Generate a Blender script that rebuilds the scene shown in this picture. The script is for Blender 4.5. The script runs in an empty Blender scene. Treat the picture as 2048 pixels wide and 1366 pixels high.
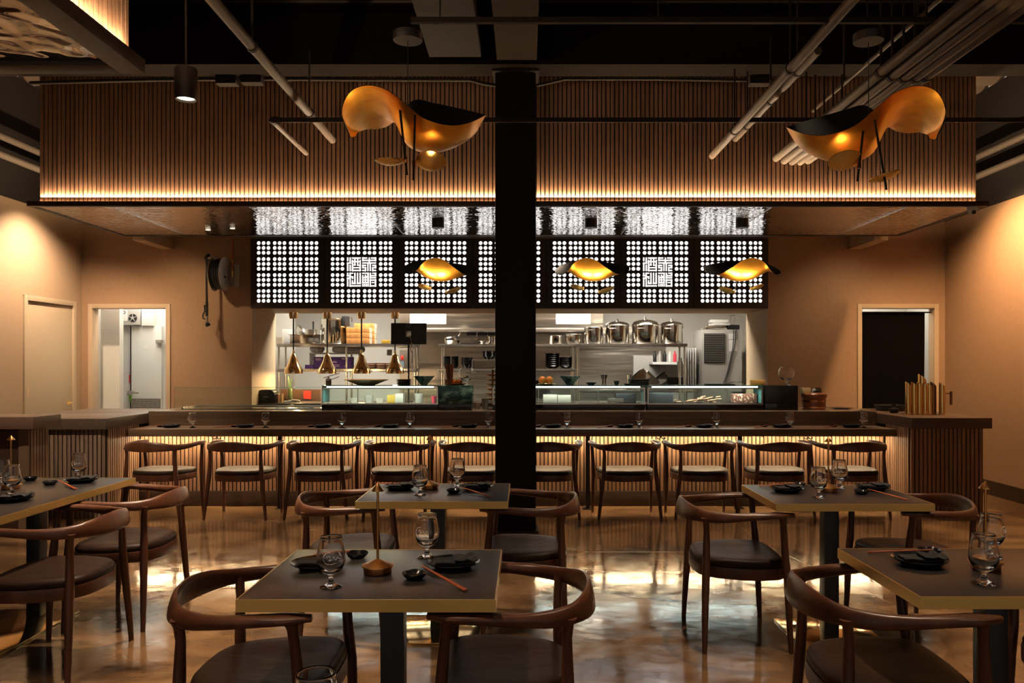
import bpy, bmesh, math, random
from mathutils import Vector, Matrix
PI = math.pi
random.seed(7)
SC = bpy.context.scene
COL = SC.collection

# camera frame of the photograph: eye height 1.44 m, looking level along +Y
F, CX, HY, EYE = 1600.0, 1050.0, 728.0, 1.44
def X(px, Y): return (px-CX)*Y/F
def Z(py, Y): return EYE-(py-HY)*Y/F
def P(px, py, Y): return Vector((X(px, Y), Y, Z(py, Y)))
def YT(py, z): return (EYE-z)*F/(py-HY)      # distance of a point of known height

# ------------------------------------------------------------------ materials
MATS = {}
def mat(name, col, rough=.5, metal=0., spec=.5, var=None, bump=None, emit=None, trans=0., ior=1.45, coat=0., coat_rough=.05, fn=None):
    if name in MATS: return MATS[name]
    m = bpy.data.materials.new(name); m.use_nodes = True
    nt = m.node_tree; b = nt.nodes['Principled BSDF']
    c4 = (*col, 1)
    b.inputs['Base Color'].default_value = c4
    b.inputs['Roughness'].default_value = rough
    b.inputs['Metallic'].default_value = metal
    b.inputs['Specular IOR Level'].default_value = spec
    b.inputs['Transmission Weight'].default_value = trans
    b.inputs['IOR'].default_value = ior
    b.inputs['Coat Weight'].default_value = coat
    b.inputs['Coat Roughness'].default_value = coat_rough
    if emit:
        b.inputs['Emission Color'].default_value = (*emit[0], 1)
        b.inputs['Emission Strength'].default_value = emit[1]
    if var or bump:
        tc = nt.nodes.new('ShaderNodeTexCoord')
    if var:   # (colour2, (sx,sy,sz), detail, contrast low, high)
        c2, sc, det, lo, hi = var
        mp = nt.nodes.new('ShaderNodeMapping'); mp.inputs['Scale'].default_value = sc
        nt.links.new(tc.outputs['Object'], mp.inputs['Vector'])
        n = nt.nodes.new('ShaderNodeTexNoise'); n.inputs['Scale'].default_value = 1; n.inputs['Detail'].default_value = det
        nt.links.new(mp.outputs[0], n.inputs['Vector'])
        r = nt.nodes.new('ShaderNodeValToRGB')
        r.color_ramp.elements[0].position = lo; r.color_ramp.elements[0].color = c4
        r.color_ramp.elements[1].position = hi; r.color_ramp.elements[1].color = (*c2, 1)
        nt.links.new(n.outputs['Fac'], r.inputs['Fac'])
        nt.links.new(r.outputs['Color'], b.inputs['Base Color'])
    if bump:  # ((sx,sy,sz), strength, distance, detail)
        sc, st, di, det = bump
        mp = nt.nodes.new('ShaderNodeMapping'); mp.inputs['Scale'].default_value = sc
        nt.links.new(tc.outputs['Object'], mp.inputs['Vector'])
        n = nt.nodes.new('ShaderNodeTexNoise'); n.inputs['Scale'].default_value = 1; n.inputs['Detail'].default_value = det
        nt.links.new(mp.outputs[0], n.inputs['Vector'])
        bp = nt.nodes.new('ShaderNodeBump'); bp.inputs['Strength'].default_value = st; bp.inputs['Distance'].default_value = di
        nt.links.new(n.outputs['Fac'], bp.inputs['Height']); nt.links.new(bp.outputs[0], b.inputs['Normal'])
    if fn: fn(nt, b)
    MATS[name] = m
    return m

walnut = mat('walnut chair wood', (.058, .020, .010), .33, var=((.125, .044, .020), (14, 14, 3), 4, .3, .75), spec=.5)
leather = mat('dark brown leather', (.024, .012, .008), .42, bump=((9, 5, 9), .4, .014, 2), spec=.11)
counterwood = mat('dark stained counter oak', (.10, .062, .038), .34, var=((.19, .122, .076), (2.0, 30, 30), 5, .3, .8))
returnwood = mat('grey brown counter laminate', (.085, .058, .042), .38, var=((.11, .078, .056), (30, 2, 30), 4, .3, .8))
trimwood = mat('dark oak trim', (.028, .014, .008), .45, var=((.055, .028, .015), (2, 24, 24), 4, .3, .75))
backing = mat('black felt backing', (.006, .005, .005), .95)
blackmetal = mat('black painted metal', (.012, .012, .014), .42)
steelblack = mat('dark painted steel', (.020, .014, .011), .62, spec=.15)
lampbrass = mat('warm aged brass', (.62, .33, .12), .28, 1)
beampaint = mat('dark brown painted beam', (.035, .024, .017), .7)
pipepaint = mat('taupe painted conduit', (.085, .064, .048), .5, spec=.25)
tabletop = mat('charcoal table laminate', (.014, .013, .014), .30, var=((.020, .018, .018), (3, 40, 3), 4, .35, .7), spec=.4)
brass = mat('brushed brass', (.85, .58, .20), .34, 1, bump=((3, 3, 400), .05, .001, 1))
brasspol = mat('polished brass', (.80, .52, .20), .10, 1)
goldleaf = mat('gold leaf', (.95, .50, .08), .36, 1, var=((.75, .30, .04), (9, 9, 5), 5, .42, .75), bump=((60, 60, 60), .10, .002, 3))
copper = mat('polished copper', (.80, .36, .15), .13, 1)
heatgold = mat('polished gold lamp metal', (.95, .70, .38), .16, 1)
glassm = mat('clear glass', (1, 1, 1), 0.0, trans=1, ior=1.45)
def pane_fn(nt, b):
    tr = nt.nodes.new('ShaderNodeBsdfTransparent'); gl = nt.nodes.new('ShaderNodeBsdfGlossy'); gl.inputs['Roughness'].default_value = .01
    fr = nt.nodes.new('ShaderNodeFresnel'); fr.inputs['IOR'].default_value = 1.5
    mx = nt.nodes.new('ShaderNodeMixShader')
    nt.links.new(fr.outputs[0], mx.inputs[0]); nt.links.new(tr.outputs[0], mx.inputs[1]); nt.links.new(gl.outputs[0], mx.inputs[2])
    nt.links.new(mx.outputs[0], nt.nodes['Material Output'].inputs['Surface'])
    tr.inputs[0].default_value = (.93, .98, .96, 1)
pane = mat('flat glass pane', (1, 1, 1), fn=pane_fn)
glassedge = mat('green glass edge', (.12, .32, .28), .1, trans=.3)
blackcer = mat('glossy black ceramic', (.008, .008, .009), .16)
napkinm = mat('black cotton napkin', (.012, .011, .012), .85, bump=((90, 90, 90), .3, .002, 3))
stickwood = mat('red brown chopstick wood', (.32, .08, .03), .35)
stainless = mat('stainless steel', (.60, .57, .52), .26, 1, bump=((2, 2, 60), .05, .002, 1))
steelpot = mat('polished pot steel', (.66, .62, .56), .12, 1)
hoodsteel = mat('hood steel', (.44, .40, .34), .30, 1, bump=((.7, .7, 7), .5, .03, 2))
whitepaint = mat('white kitchen wall', (.62, .59, .52), .6)
whitepl = mat('white plastic', (.75, .73, .68), .45)
creampl = mat('cream plastic', (.62, .52, .38), .5)
greypl = mat('grey sheet metal', (.42, .40, .36), .45)
blackpl = mat('black plastic', (.014, .014, .015), .4)
mdarkwood = mat('dark kitchen counter', (.045, .028, .018), .45)
cardboard = mat('orange cardboard', (.50, .21, .05), .8)
purple = mat('purple carton print', (.075, .022, .12), .6)
terracotta = mat('terracotta', (.28, .08, .035), .6)
orange = mat('orange peel', (.75, .24, .03), .5, bump=((120, 120, 120), .2, .002, 2))
mango = mat('mango skin', (.65, .22, .04), .4, var=((.35, .30, .05), (18, 18, 18), 2, .4, .65))
bamboo = mat('bamboo wood', (.34, .17, .07), .55, var=((.22, .10, .045), (20, 20, 3), 4, .3, .7))
red = mat('red paper', (.70, .04, .02), .6)
redplastic = mat('pink red plastic', (.75, .05, .09), .4)
tubwood = mat('red brown lacquer tub', (.30, .10, .045), .3, var=((.22, .07, .03), (10, 10, 2), 3, .3, .7))
food = mat('pale cut food', (.55, .33, .17), .6, var=((.35, .14, .07), (30, 30, 30), 3, .4, .6))
marble_m = mat('dark green marble glaze', (.010, .022, .026), .12, var=((.32, .38, .36), (14, 14, 5), 5, .50, .62))
teal_m = mat('teal marbled panel', (.010, .075, .07), .06, var=((.22, .46, .40), (7, 7, 12), 4, .50, .62), bump=((5, 5, 5), .4, .03, 1))
yellowm = mat('yellow plastic', (.45, .27, .03), .5)
frosted = mat('translucent deli plastic', (.42, .36, .28), .35, trans=.0)
cloth = mat('white cloth', (.72, .70, .68), .85, bump=((12, 12, 12), .5, .02, 3))
beige = None
def wall_fn(c1, c2, split=None, dark=(.016, .011, .009)):
    def fn(nt, b):
        g = nt.nodes.new('ShaderNodeNewGeometry')
        mp = nt.nodes.new('ShaderNodeMapping'); mp.inputs['Scale'].default_value = (110, 110, 22)
        nt.links.new(g.outputs['Position'], mp.inputs['Vector'])
        n = nt.nodes.new('ShaderNodeTexNoise'); n.inputs['Scale'].default_value = 1; n.inputs['Detail'].default_value = 5
        nt.links.new(mp.outputs[0], n.inputs['Vector'])
        r = nt.nodes.new('ShaderNodeValToRGB')
        r.color_ramp.elements[0].position = .30; r.color_ramp.elements[0].color = (*c2, 1)
        r.color_ramp.elements[1].position = .42; r.color_ramp.elements[1].color = (*c1, 1)
        nt.links.new(n.outputs['Fac'], r.inputs['Fac'])
        out = r.outputs['Color']
        bp = nt.nodes.new('ShaderNodeBump'); bp.inputs['Strength'].default_value = .25; bp.inputs['Distance'].default_value = .002
        nt.links.new(n.outputs['Fac'], bp.inputs['Height']); nt.links.new(bp.outputs[0], b.inputs['Normal'])
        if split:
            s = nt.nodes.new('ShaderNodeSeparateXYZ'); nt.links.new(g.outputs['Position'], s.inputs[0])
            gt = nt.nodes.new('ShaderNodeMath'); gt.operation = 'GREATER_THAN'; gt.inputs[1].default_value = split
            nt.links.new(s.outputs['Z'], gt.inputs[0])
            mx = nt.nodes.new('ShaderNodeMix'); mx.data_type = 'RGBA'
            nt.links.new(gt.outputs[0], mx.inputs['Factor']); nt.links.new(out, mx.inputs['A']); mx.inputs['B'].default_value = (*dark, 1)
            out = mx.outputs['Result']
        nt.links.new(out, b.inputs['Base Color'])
    return fn
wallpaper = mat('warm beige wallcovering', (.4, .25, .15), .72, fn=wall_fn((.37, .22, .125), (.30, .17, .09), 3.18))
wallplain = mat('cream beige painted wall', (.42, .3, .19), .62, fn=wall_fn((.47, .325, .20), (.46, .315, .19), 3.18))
jambpaint = mat('cream jamb paint', (.60, .45, .28), .6)
casing = mat('beige painted casing', (.50, .36, .23), .55)
doorpaint = mat('cream door paint', (.52, .40, .26), .5)

def slat_fn(axis, pitch, c1, c2):
    def fn(nt, b):
        tc = nt.nodes.new('ShaderNodeNewGeometry')
        s = nt.nodes.new('ShaderNodeSeparateXYZ'); nt.links.new(tc.outputs['Position'], s.inputs[0])
        d = nt.nodes.new('ShaderNodeMath'); d.operation = 'DIVIDE'; d.inputs[1].default_value = pitch
        nt.links.new(s.outputs[axis], d.inputs[0])
        fl = nt.nodes.new('ShaderNodeMath'); fl.operation = 'FLOOR'; nt.links.new(d.outputs[0], fl.inputs[0])
        wn = nt.nodes.new('ShaderNodeTexWhiteNoise'); wn.noise_dimensions = '1D'; nt.links.new(fl.outputs[0], wn.inputs['W'])
        mp = nt.nodes.new('ShaderNodeMapping'); mp.inputs['Scale'].default_value = (60, 60, 4)
        nt.links.new(tc.outputs['Position'], mp.inputs['Vector'])
        n = nt.nodes.new('ShaderNodeTexNoise'); n.inputs['Scale'].default_value = 1; n.inputs['Detail'].default_value = 5
        nt.links.new(mp.outputs[0], n.inputs['Vector'])
        ad = nt.nodes.new('ShaderNodeMath'); ad.operation = 'MULTIPLY_ADD'; ad.inputs[1].default_value = .35
        nt.links.new(wn.outputs['Value'], ad.inputs[0]); nt.links.new(n.outputs['Fac'], ad.inputs[2])
        r = nt.nodes.new('ShaderNodeValToRGB')
        r.color_ramp.elements[0].position = .35; r.color_ramp.elements[0].color = (*c1, 1)
        r.color_ramp.elements[1].position = .95; r.color_ramp.elements[1].color = (*c2, 1)
        nt.links.new(ad.outputs[0], r.inputs['Fac']); nt.links.new(r.outputs[0], b.inputs['Base Color'])
    return fn
slatX = mat('walnut slats', (.2, .1, .05), .5, fn=slat_fn('X', .0405, (.16, .082, .045), (.30, .165, .095)))
slatY = mat('walnut slats along depth', (.2, .1, .05), .5, fn=slat_fn('Y', .0405, (.16, .085, .05), (.30, .17, .10)))

def floor_fn(nt, b):
    g = nt.nodes.new('ShaderNodeNewGeometry')
    def noise(sc, det, dist=0):
        mp = nt.nodes.new('ShaderNodeMapping'); mp.inputs['Scale'].default_value = sc
        nt.links.new(g.outputs['Position'], mp.inputs['Vector'])
        n = nt.nodes.new('ShaderNodeTexNoise'); n.inputs['Scale'].default_value = 1; n.inputs['Detail'].default_value = det
        n.inputs['Distortion'].default_value = dist
        nt.links.new(mp.outputs[0], n.inputs['Vector']); return n
    n1 = noise((1.6, 2.4, 1), 12, .7)
    r = nt.nodes.new('ShaderNodeValToRGB')
    e = r.color_ramp.elements
    e[0].position = .30; e[0].color = (.030, .016, .009, 1)
    e[1].position = .72; e[1].color = (.30, .175, .085, 1)
    e2 = e.new(.50); e2.color = (.150, .080, .036, 1)
    nt.links.new(n1.outputs['Fac'], r.inputs['Fac'])
    # hairline scored joints
    s = nt.nodes.new('ShaderNodeSeparateXYZ'); nt.links.new(g.outputs['Position'], s.inputs[0])
    nt.links.new(r.outputs[0], b.inputs['Base Color'])
    n2 = noise((9, 9, 1), 4)
    rr = nt.nodes.new('ShaderNodeMapRange'); rr.inputs['From Min'].default_value = .3; rr.inputs['From Max'].default_value = .7
    rr.inputs['To Min'].default_value = .065; rr.inputs['To Max'].default_value = .17
    nt.links.new(n2.outputs['Fac'], rr.inputs['Value']); nt.links.new(rr.outputs[0], b.inputs['Roughness'])
    n3 = noise((5, 5, 1), 2); n4 = noise((42, 42, 1), 2)
    a = nt.nodes.new('ShaderNodeMath'); a.operation = 'MULTIPLY_ADD'; a.inputs[1].default_value = .07
    nt.links.new(n4.outputs['Fac'], a.inputs[0]); nt.links.new(n3.outputs['Fac'], a.inputs[2])
    bp = nt.nodes.new('ShaderNodeBump'); bp.inputs['Strength'].default_value = .35; bp.inputs['Distance'].default_value = .005
    nt.links.new(a.outputs[0], bp.inputs['Height']); nt.links.new(bp.outputs[0], b.inputs['Normal'])
floorm = mat('polished brown concrete', (.1, .06, .03), .1, spec=.6, fn=floor_fn)

def hammered_fn(sc, dist):
    def fn(nt, b):
        g = nt.nodes.new('ShaderNodeNewGeometry')
        mp = nt.nodes.new('ShaderNodeMapping'); mp.inputs['Scale'].default_value = sc
        nt.links.new(g.outputs['Position'], mp.inputs['Vector'])
        n = nt.nodes.new('ShaderNodeTexNoise'); n.inputs['Scale'].default_value = 1; n.inputs['Detail'].default_value = 1.2; n.inputs['Distortion'].default_value = .3
        nt.links.new(mp.outputs[0], n.inputs['Vector'])
        bp = nt.nodes.new('ShaderNodeBump'); bp.inputs['Strength'].default_value = 1; bp.inputs['Distance'].default_value = dist
        nt.links.new(n.outputs['Fac'], bp.inputs['Height']); nt.links.new(bp.outputs[0], b.inputs['Normal'])
    return fn
hammered = mat('hammered water steel', (.80, .76, .74), .03, 1, fn=hammered_fn((13, 34, 20), .0075))
hammered2 = mat('hammered bronze steel', (.55, .47, .38), .06, 1, fn=hammered_fn((6, 6, 6), .026))
dotlight = mat('backlit acrylic', (.9, .9, .9), .5, emit=((1.0, .96, .93), .75))
darkpanel = mat('dark walnut panel', (.022, .013, .009), .5, var=((.04, .024, .016), (3, 3, 40), 4, .3, .75))
ledwarm = mat('warm led lens', (1, .8, .5), .5, emit=((1, .66, .34), 8))
ledcool = mat('cool led strip', (1, 1, 1), .5, emit=((.86, 1, .97), 2.2))
bulbm = mat('lamp lens glow', (1, 1, 1), .5, emit=((1, .85, .62), 8))
recbulb = mat('recessed lens glow', (1, 1, 1), .5, emit=((1, .85, .62), .5))
hoodreflect = mat('painted hood reflection', (1, 1, 1), .5, emit=((1, .97, .88), .42))  # faint glow painted as reflected light on the steel
printwhite = mat('white printed mark', (.8, .78, .74), .5)
blueprint = mat('blue tray', (.10, .28, .60), .3)
greytext = mat('grey print', (.5, .48, .45), .6)

# ------------------------------------------------------------------ mesh builder
class MB:
    def __init__(s): s.v = []; s.f = []; s.m = []
    def add(s, vs, fs, mi=0, M=None):
        o = len(s.v)
        for p in vs:
            p = Vector(p)
            s.v.append(M @ p if M else p)
        for f in fs: s.f.append([i+o for i in f]); s.m.append(mi)
        return s
    def box(s, x0, x1, y0, y1, z0, z1, mi=0, M=None):
        vs = [(x, y, z) for z in (z0, z1) for x, y in ((x0, y0), (x1, y0), (x1, y1), (x0, y1))]
        return s.add(vs, [(3, 2, 1, 0), (4, 5, 6, 7), (0, 1, 5, 4), (1, 2, 6, 5), (2, 3, 7, 6), (3, 0, 4, 7)], mi, M)
    def lathe(s, prof, n=24, c=(0, 0, 0), mi=0, M=None, closed=False):
        vs, idx, fs = [], [], []
        k = len(prof)
        for q, (r, z) in enumerate(prof):
            if r < 1e-6:
                idx.append([len(vs)]*n); vs.append((c[0], c[1], c[2]+z))
            else:
                idx.append(list(range(len(vs), len(vs)+n)))
                for i in range(n):
                    a = 2*PI*i/n; vs.append((c[0]+r*math.cos(a), c[1]+r*math.sin(a), c[2]+z))
        for q in range(k if closed else k-1):
            A_, B_ = idx[q], idx[(q+1) % k]
            for i in range(n):
                j = (i+1) % n
                f = []
                for t in (A_[i], A_[j], B_[j], B_[i]):
                    if t not in f: f.append(t)
                if len(f) > 2: fs.append(f)
        if not closed:
            if prof[0][0] > 1e-5: fs.append(idx[0][::-1])
            if prof[-1][0] > 1e-5: fs.append(list(idx[-1]))
        return s.add(vs, fs, mi, M)
    def cyl(s, r, z0, z1, n=20, c=(0, 0, 0), mi=0, M=None):
        return s.lathe([(r, z0), (r, z1)], n, c, mi, M)
    def tube(s, pts, r, n=10, mi=0, flat=1.0):
        pts = [Vector(p) for p in pts]
        rs = r if isinstance(r, (list, tuple)) else [r]*len(pts)
        vs, fs = [], []
        up = None
        for i, p in enumerate(pts):
            t = (pts[min(i+1, len(pts)-1)]-pts[max(i-1, 0)]).normalized()
            if up is None:
                ref = Vector((0, 0, 1)) if abs(t.z) < .9 else Vector((1, 0, 0))
                up = (ref-t*ref.dot(t)).normalized()
            else: up = (up-t*up.dot(t)).normalized()
            sd = t.cross(up)
            for k in range(n):
                a = 2*PI*k/n
                vs.append(p+(up*math.cos(a)*flat+sd*math.sin(a))*rs[i])
        for i in range(len(pts)-1):
            for k in range(n):
                fs.append((i*n+k, i*n+(k+1) % n, (i+1)*n+(k+1) % n, (i+1)*n+k))
        fs.append(list(range(n))[::-1]); fs.append([(len(pts)-1)*n+k for k in range(n)])
        return s.add(vs, fs, mi)
    def grid(s, pts, nu, nv, mi=0, closeu=False):
        fs = []
        for i in range(nu if closeu else nu-1):
            for j in range(nv-1):
                a = i*nv+j; b = ((i+1) % nu)*nv+j
                fs.append((a, b, b+1, a+1))
        return s.add(pts, fs, mi)
    def prism(s, poly, z0, z1, mi=0, M=None):
        n = len(poly)
        vs = [(x, y, z0) for x, y in poly]+[(x, y, z1) for x, y in poly]
        fs = [list(range(n))[::-1], [n+i for i in range(n)]]+[(i, (i+1) % n, n+(i+1) % n, n+i) for i in range(n)]
        return s.add(vs, fs, mi, M)
    def sphere(s, c, r, n=14, mi=0, sz=1.0):
        prof = [(r*math.sin(PI*i/n), -r*sz*math.cos(PI*i/n)) for i in range(n+1)]
        prof[0] = (0, prof[0][1]); prof[-1] = (0, prof[-1][1])
        return s.lathe(prof, n*2, c, mi)
    def xf(s, M, start=0):
        for i in range(start, len(s.v)): s.v[i] = M @ s.v[i]
        return s

def build(name, mb, mats, parent=None, bevel=0., loc=None, rotz=0., sharp=38, weld=False):
    me = bpy.data.meshes.new(name)
    bm = bmesh.new()
    vs = [bm.verts.new(p) for p in mb.v]
    for f, mi in zip(mb.f, mb.m):
        try:
            fc = bm.faces.new([vs[i] for i in f]); fc.material_index = mi; fc.smooth = True
        except ValueError: pass
    if weld: bmesh.ops.remove_doubles(bm, verts=bm.verts, dist=1e-5)
    bmesh.ops.recalc_face_normals(bm, faces=bm.faces)
    if bevel:
        ed = [e for e in bm.edges if len(e.link_faces) == 2 and e.calc_face_angle(0) > .6]
        bmesh.ops.bevel(bm, geom=ed, offset=bevel, segments=2, profile=.6, affect='EDGES', clamp_overlap=True)
        for f in bm.faces: f.smooth = True
    th = math.radians(sharp)
    for e in bm.edges:
        if len(e.link_faces) != 2 or e.calc_face_angle(0) > th: e.smooth = False
    bm.to_mesh(me); bm.free()
    for m in (mats if isinstance(mats, (list, tuple)) else [mats]): me.materials.append(m)
    o = bpy.data.objects.new(name, me); COL.objects.link(o)
    if parent: o.parent = parent
    if loc is not None: o.location = loc
    o.rotation_euler = (0, 0, rotz)
    return o
def thing(name, label, cat, loc=(0, 0, 0), rotz=0., group=None):
    o = bpy.data.objects.new(name, None); COL.objects.link(o)
    o.empty_display_size = .1
    o.location = loc; o.rotation_euler = (0, 0, rotz)
    o['label'] = label; o['category'] = cat
    if group: o['group'] = group
    return o
def solo(name, mb, mats, label, cat, loc=(0, 0, 0), rotz=0., group=None, **kw):
    o = build(name, mb, mats, None, loc=loc, rotz=rotz, **kw)
    o['label'] = label; o['category'] = cat
    if group: o['group'] = group
    return o
def struct(name, mb, mats, parent=None, **kw):
    o = build(name, mb, mats, parent, **kw)
    if not parent: o['kind'] = 'structure'
    return o
def dup(root, loc, rotz=0., label=None, group=None, scale=None):
    def cp(o, par):
        c = o.copy(); COL.objects.link(c); c.parent = par
        for ch in list(o.children): cp(ch, c)
        return c
    r = cp(root, None)
    r.location = loc; r.rotation_euler = (0, 0, rotz)
    if label: r['label'] = label
    if group: r['group'] = group
    if scale: r.scale = scale
    return r
ORD = ['first', 'second', 'third', 'fourth', 'fifth', 'sixth', 'seventh', 'eighth', 'ninth', 'tenth']
def nth(i, n, what=''):
    if i == 0: return 'leftmost'
    if i == n-1: return 'rightmost'
    return ORD[i]+' from the left'
# ------------------------------------------------------------------ room shell
WL, WR, YB = -5.41, 5.13, 9.77
struct('floor', MB().box(-6.2, 5.9, -2, 13.6, -.1, 0), floorm)
wl = MB(); wl.box(WL-.1, WL, -2, 7.86+.57, 0, 4.5)       # left wall with the side door opening
dY0, dY1, dZ = YT(0, 0) if False else 8.68, 9.56, 2.13
wl = MB()
wl.box(WL-.1, WL, -2, dY0, 0, 4.5); wl.box(WL-.1, WL, dY1, YB+.1, 0, 4.5); wl.box(WL-.1, WL, dY0, dY1, dZ, 4.5)
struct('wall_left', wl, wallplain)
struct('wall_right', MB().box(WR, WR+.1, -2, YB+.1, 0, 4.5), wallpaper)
struct('baseboard_right', MB().box(WR-.018, WR, -2, YB, 0, .155), trimwood)
# back wall: left doorway, pass through, right doorway
LD0, LD1, LDZ = -5.28, -4.375, 2.124
RD0, RD1, RDZ = 4.105, 4.997, 2.124
OP0, OP1, OPZ, OPB, YI = -3.34, 2.963, 2.118, .86, 10.70
wb = MB()
wb.box(WL, LD0, YB, YB+.12, 0, 4.5); wb.box(LD0, LD1, YB, YB+.12, LDZ, 4.5)
wb.box(LD1, OP0, YB, YB+.12, 0, 4.5)
wb.box(OP1, RD0, YB, YB+.12, 0, 4.5); wb.box(RD0, RD1, YB, YB+.12, RDZ, 4.5); wb.box(RD1, WR, YB, YB+.12, 0, 4.5)
wb.box(OP0, OP1, YB, YB+.12, OPZ+.02, 4.5); wb.box(OP0, OP1, YB, YB+.12, 0, OPB)
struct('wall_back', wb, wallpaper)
jm = MB()
jm.box(OP0-.02, OP0+.003, YB+.001, YI, OPB-.06, OPZ+.06); jm.box(OP1-.003, OP1+.02, YB+.001, YI, OPB-.06, OPZ+.06)
jm.box(OP0+.003, OP1-.003, YB-.001, YI, OPZ-.003, OPZ+.02)
struct('trim_1', jm, jambpaint)
for i, (a, b, z) in enumerate(((LD0, LD1, LDZ), (RD0, RD1, RDZ))):
    d = MB(); w = .048
    d.box(a-w, a+.005, YB-.02, YB+.13, 0, z+w); d.box(b-.005, b+w, YB-.02, YB+.13, 0, z+w); d.box(a+.005, b-.005, YB-.02, YB+.13, z-.005, z+w)
    struct('trim_%d' % (i+2), d, casing, bevel=.004)
# beam stubs below the ceiling at the back wall
b1 = MB().box(-4.44, -4.295, 9.05, YB-.002, 2.84, 2.99); struct('trim_4', b1, casing, bevel=.004)
b2 = MB().box(X(1697, YB), X(1718, YB)+.03, 9.05, YB-.002, 2.84, 2.99); struct('trim_5', b2, casing, bevel=.004)
# corridor behind left door
c = MB()
c.box(-6.1, -5.17, 10.2, 10.3, 0, 2.7); c.box(-5.45, -5.41, YB+.12, 10.2, 0, 2.7); c.box(-6.1, -3.45, 9.9, 12.0, 2.7, 2.76)
c.box(-6.1, -3.45, 11.9, 12.0, 0, 2.7); c.box(-4.30, -4.26, YB+.12, 11.9, 0, 2.7)
struct('wall_corridor_left', c, whitepaint)
c = MB()
c.box(3.95, 3.99, YB+.12, 11.2, 0, 2.7); c.box(5.3, 5.34, YB+.12, 11.2, 0, 2.7); c.box(3.95, 5.34, 11.1, 11.2, 0, 2.7); c.box(3.95, 5.34, YB+.12, 11.2, 2.7, 2.76)
struct('wall_corridor_right', c, whitepaint)
# kitchen shell
KL, KR, KB = -3.95, 3.55, 12.9
k = MB()
k.box(KL, KR, KB, KB+.1, 0, 2.7); k.box(KL-.08, KL, YB+.13, KB, 0, 2.7); k.box(KR, KR+.08, YB+.13, KB, 0, 2.7)
struct('wall_kitchen', k, whitepaint)
struct('ceiling_kitchen', MB().box(KL, KR, YI, KB, 2.7, 2.76), whitepaint)
# corrugated metal deck
dk = MB(); n = 0; y = -1.0; pts = []
x = -5.41
pitch = .30
prof = []
yy = -1.5
while yy < 9.76:
    prof += [(yy, 4.5), (yy+.10, 4.5), (yy+.13, 4.56), (yy+.27, 4.56)]
    yy += pitch
prof = [p for p in prof if p[0] < 9.77]
g = []
for (py_, pz) in prof:
    g.append((-5.5, py_, pz)); g.append((5.2, py_, pz))
dk.grid(g, len(prof), 2)
struct('ceiling', dk, mat('brown painted deck', (.20, .14, .10), .6), sharp=20)

# ------------------------------------------------------------------ doors
dl = thing('service_door', 'cream flush door with brass hinges and lever handle in the left wall', 'door', (WL, (dY0+dY1)/2, 0))
dl['kind'] = 'structure'; dl.name = 'door_1'
h = (dY1-dY0)/2
build('door_leaf', MB().box(-.045, -.003, -h+.004, h-.004, .01, dZ-.004), doorpaint, dl, bevel=.002)
fr = MB(); w = .06
fr.box(-.02, .018, -h-w, -h-.001, 0, dZ+w); fr.box(-.02, .018, h+.001, h+w, 0, dZ+w); fr.box(-.02, .018, -h-.001, h+.001, dZ+.001, dZ+w)
build('door_frame', fr, doorpaint, dl, bevel=.004)
for z in (1.93, 1.13, .25):
    hb = MB().box(-.012, .004, -h-.01, -h+.03, z-.055, z+.055).cyl(.008, z-.055, z+.055, 10, (.006, -h-.002, 0))
    build('hinge', hb, brass, dl)
lv = MB()
MT = Matrix.Translation((-.012, h-.075, .98)) @ Matrix.Rotation(PI/2, 4, 'Y')
lv.cyl(.032, 0, .012, 20, M=MT); lv.cyl(.011, .012, .06, 14, M=MT)
lv.tube([(.045, h-.075, .98), (.05, h-.10, .98), (.05, h-.20, .972)], [.011, .011, .008], 10)
build('door_handle', lv, brass, dl)

# walk in cooler seen through the left doorway
co = thing('walk_in_cooler', 'pale grey walk-in cooler door with compressor box above, seen through the left doorway', 'cooler', (0, 11.0, 0))
def rx(px): return X(px, 11.0)
cb = MB().box(-6.05, -4.32, 0, .85, 0, 2.45)
build('body', cb, mat('pale grey enamel', (.58, .57, .53), .4), co)
build('door_leaf', MB().box(rx(266), rx(326), -.05, 0, .12, Z(652, 11)), mat('cooler door enamel', (.66, .65, .60), .35), co, bevel=.006)
build('gasket', MB().box(rx(265)-.006, rx(266)-.002, -.055, 0, .12, Z(652, 11)), blackpl, co)
fh = build('fan_housing', MB().box(rx(238), rx(288), -.14, 0, Z(651, 11), Z(618, 11)), greypl, co, bevel=.006)
MF = Matrix.Translation((rx(276), -.14, Z(637, 11))) @ Matrix.Rotation(PI/2, 4, 'X')
build('fan_grille', MB().cyl(.055, 0, .012, 24, M=MF), blackpl, fh)
sp = MB().cyl(.018, .012, .02, 16, M=MF)
for a in range(5): sp.box(-.004, .004, 0, .055, .012, .018, M=MF @ Matrix.Rotation(a*2*PI/5, 4, 'Z'))
build('fan_spokes', sp, greypl, fh)
build('notice', MB().box(rx(251), rx(265), -.143, -.14, Z(643, 11), Z(621, 11)), whitepl, fh)
bb = MB()
bb.lathe([(.024, 0), (.024, .003), (.017, .003), (.017, 0)], 20, M=Matrix.Translation((rx(258), -.143, Z(626, 11))) @ Matrix.Rotation(PI/2, 4, 'X'), closed=True)
build('notice_ring', bb, blackpl, fh)
build('cover_panel', MB().box(rx(290), rx(312), -.10, 0, Z(652, 11), Z(617, 11)), whitepl, co, bevel=.004)
build('thermometer', MB().box(rx(238), rx(248), -.16, -.141, Z(650, 11), Z(639, 11)), creampl, co, bevel=.002)
build('hydraulic_closer', MB().box(rx(318), rx(333), -.11, -.05, Z(687, 11), Z(680, 11)), stainless, co, bevel=.006)
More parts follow.
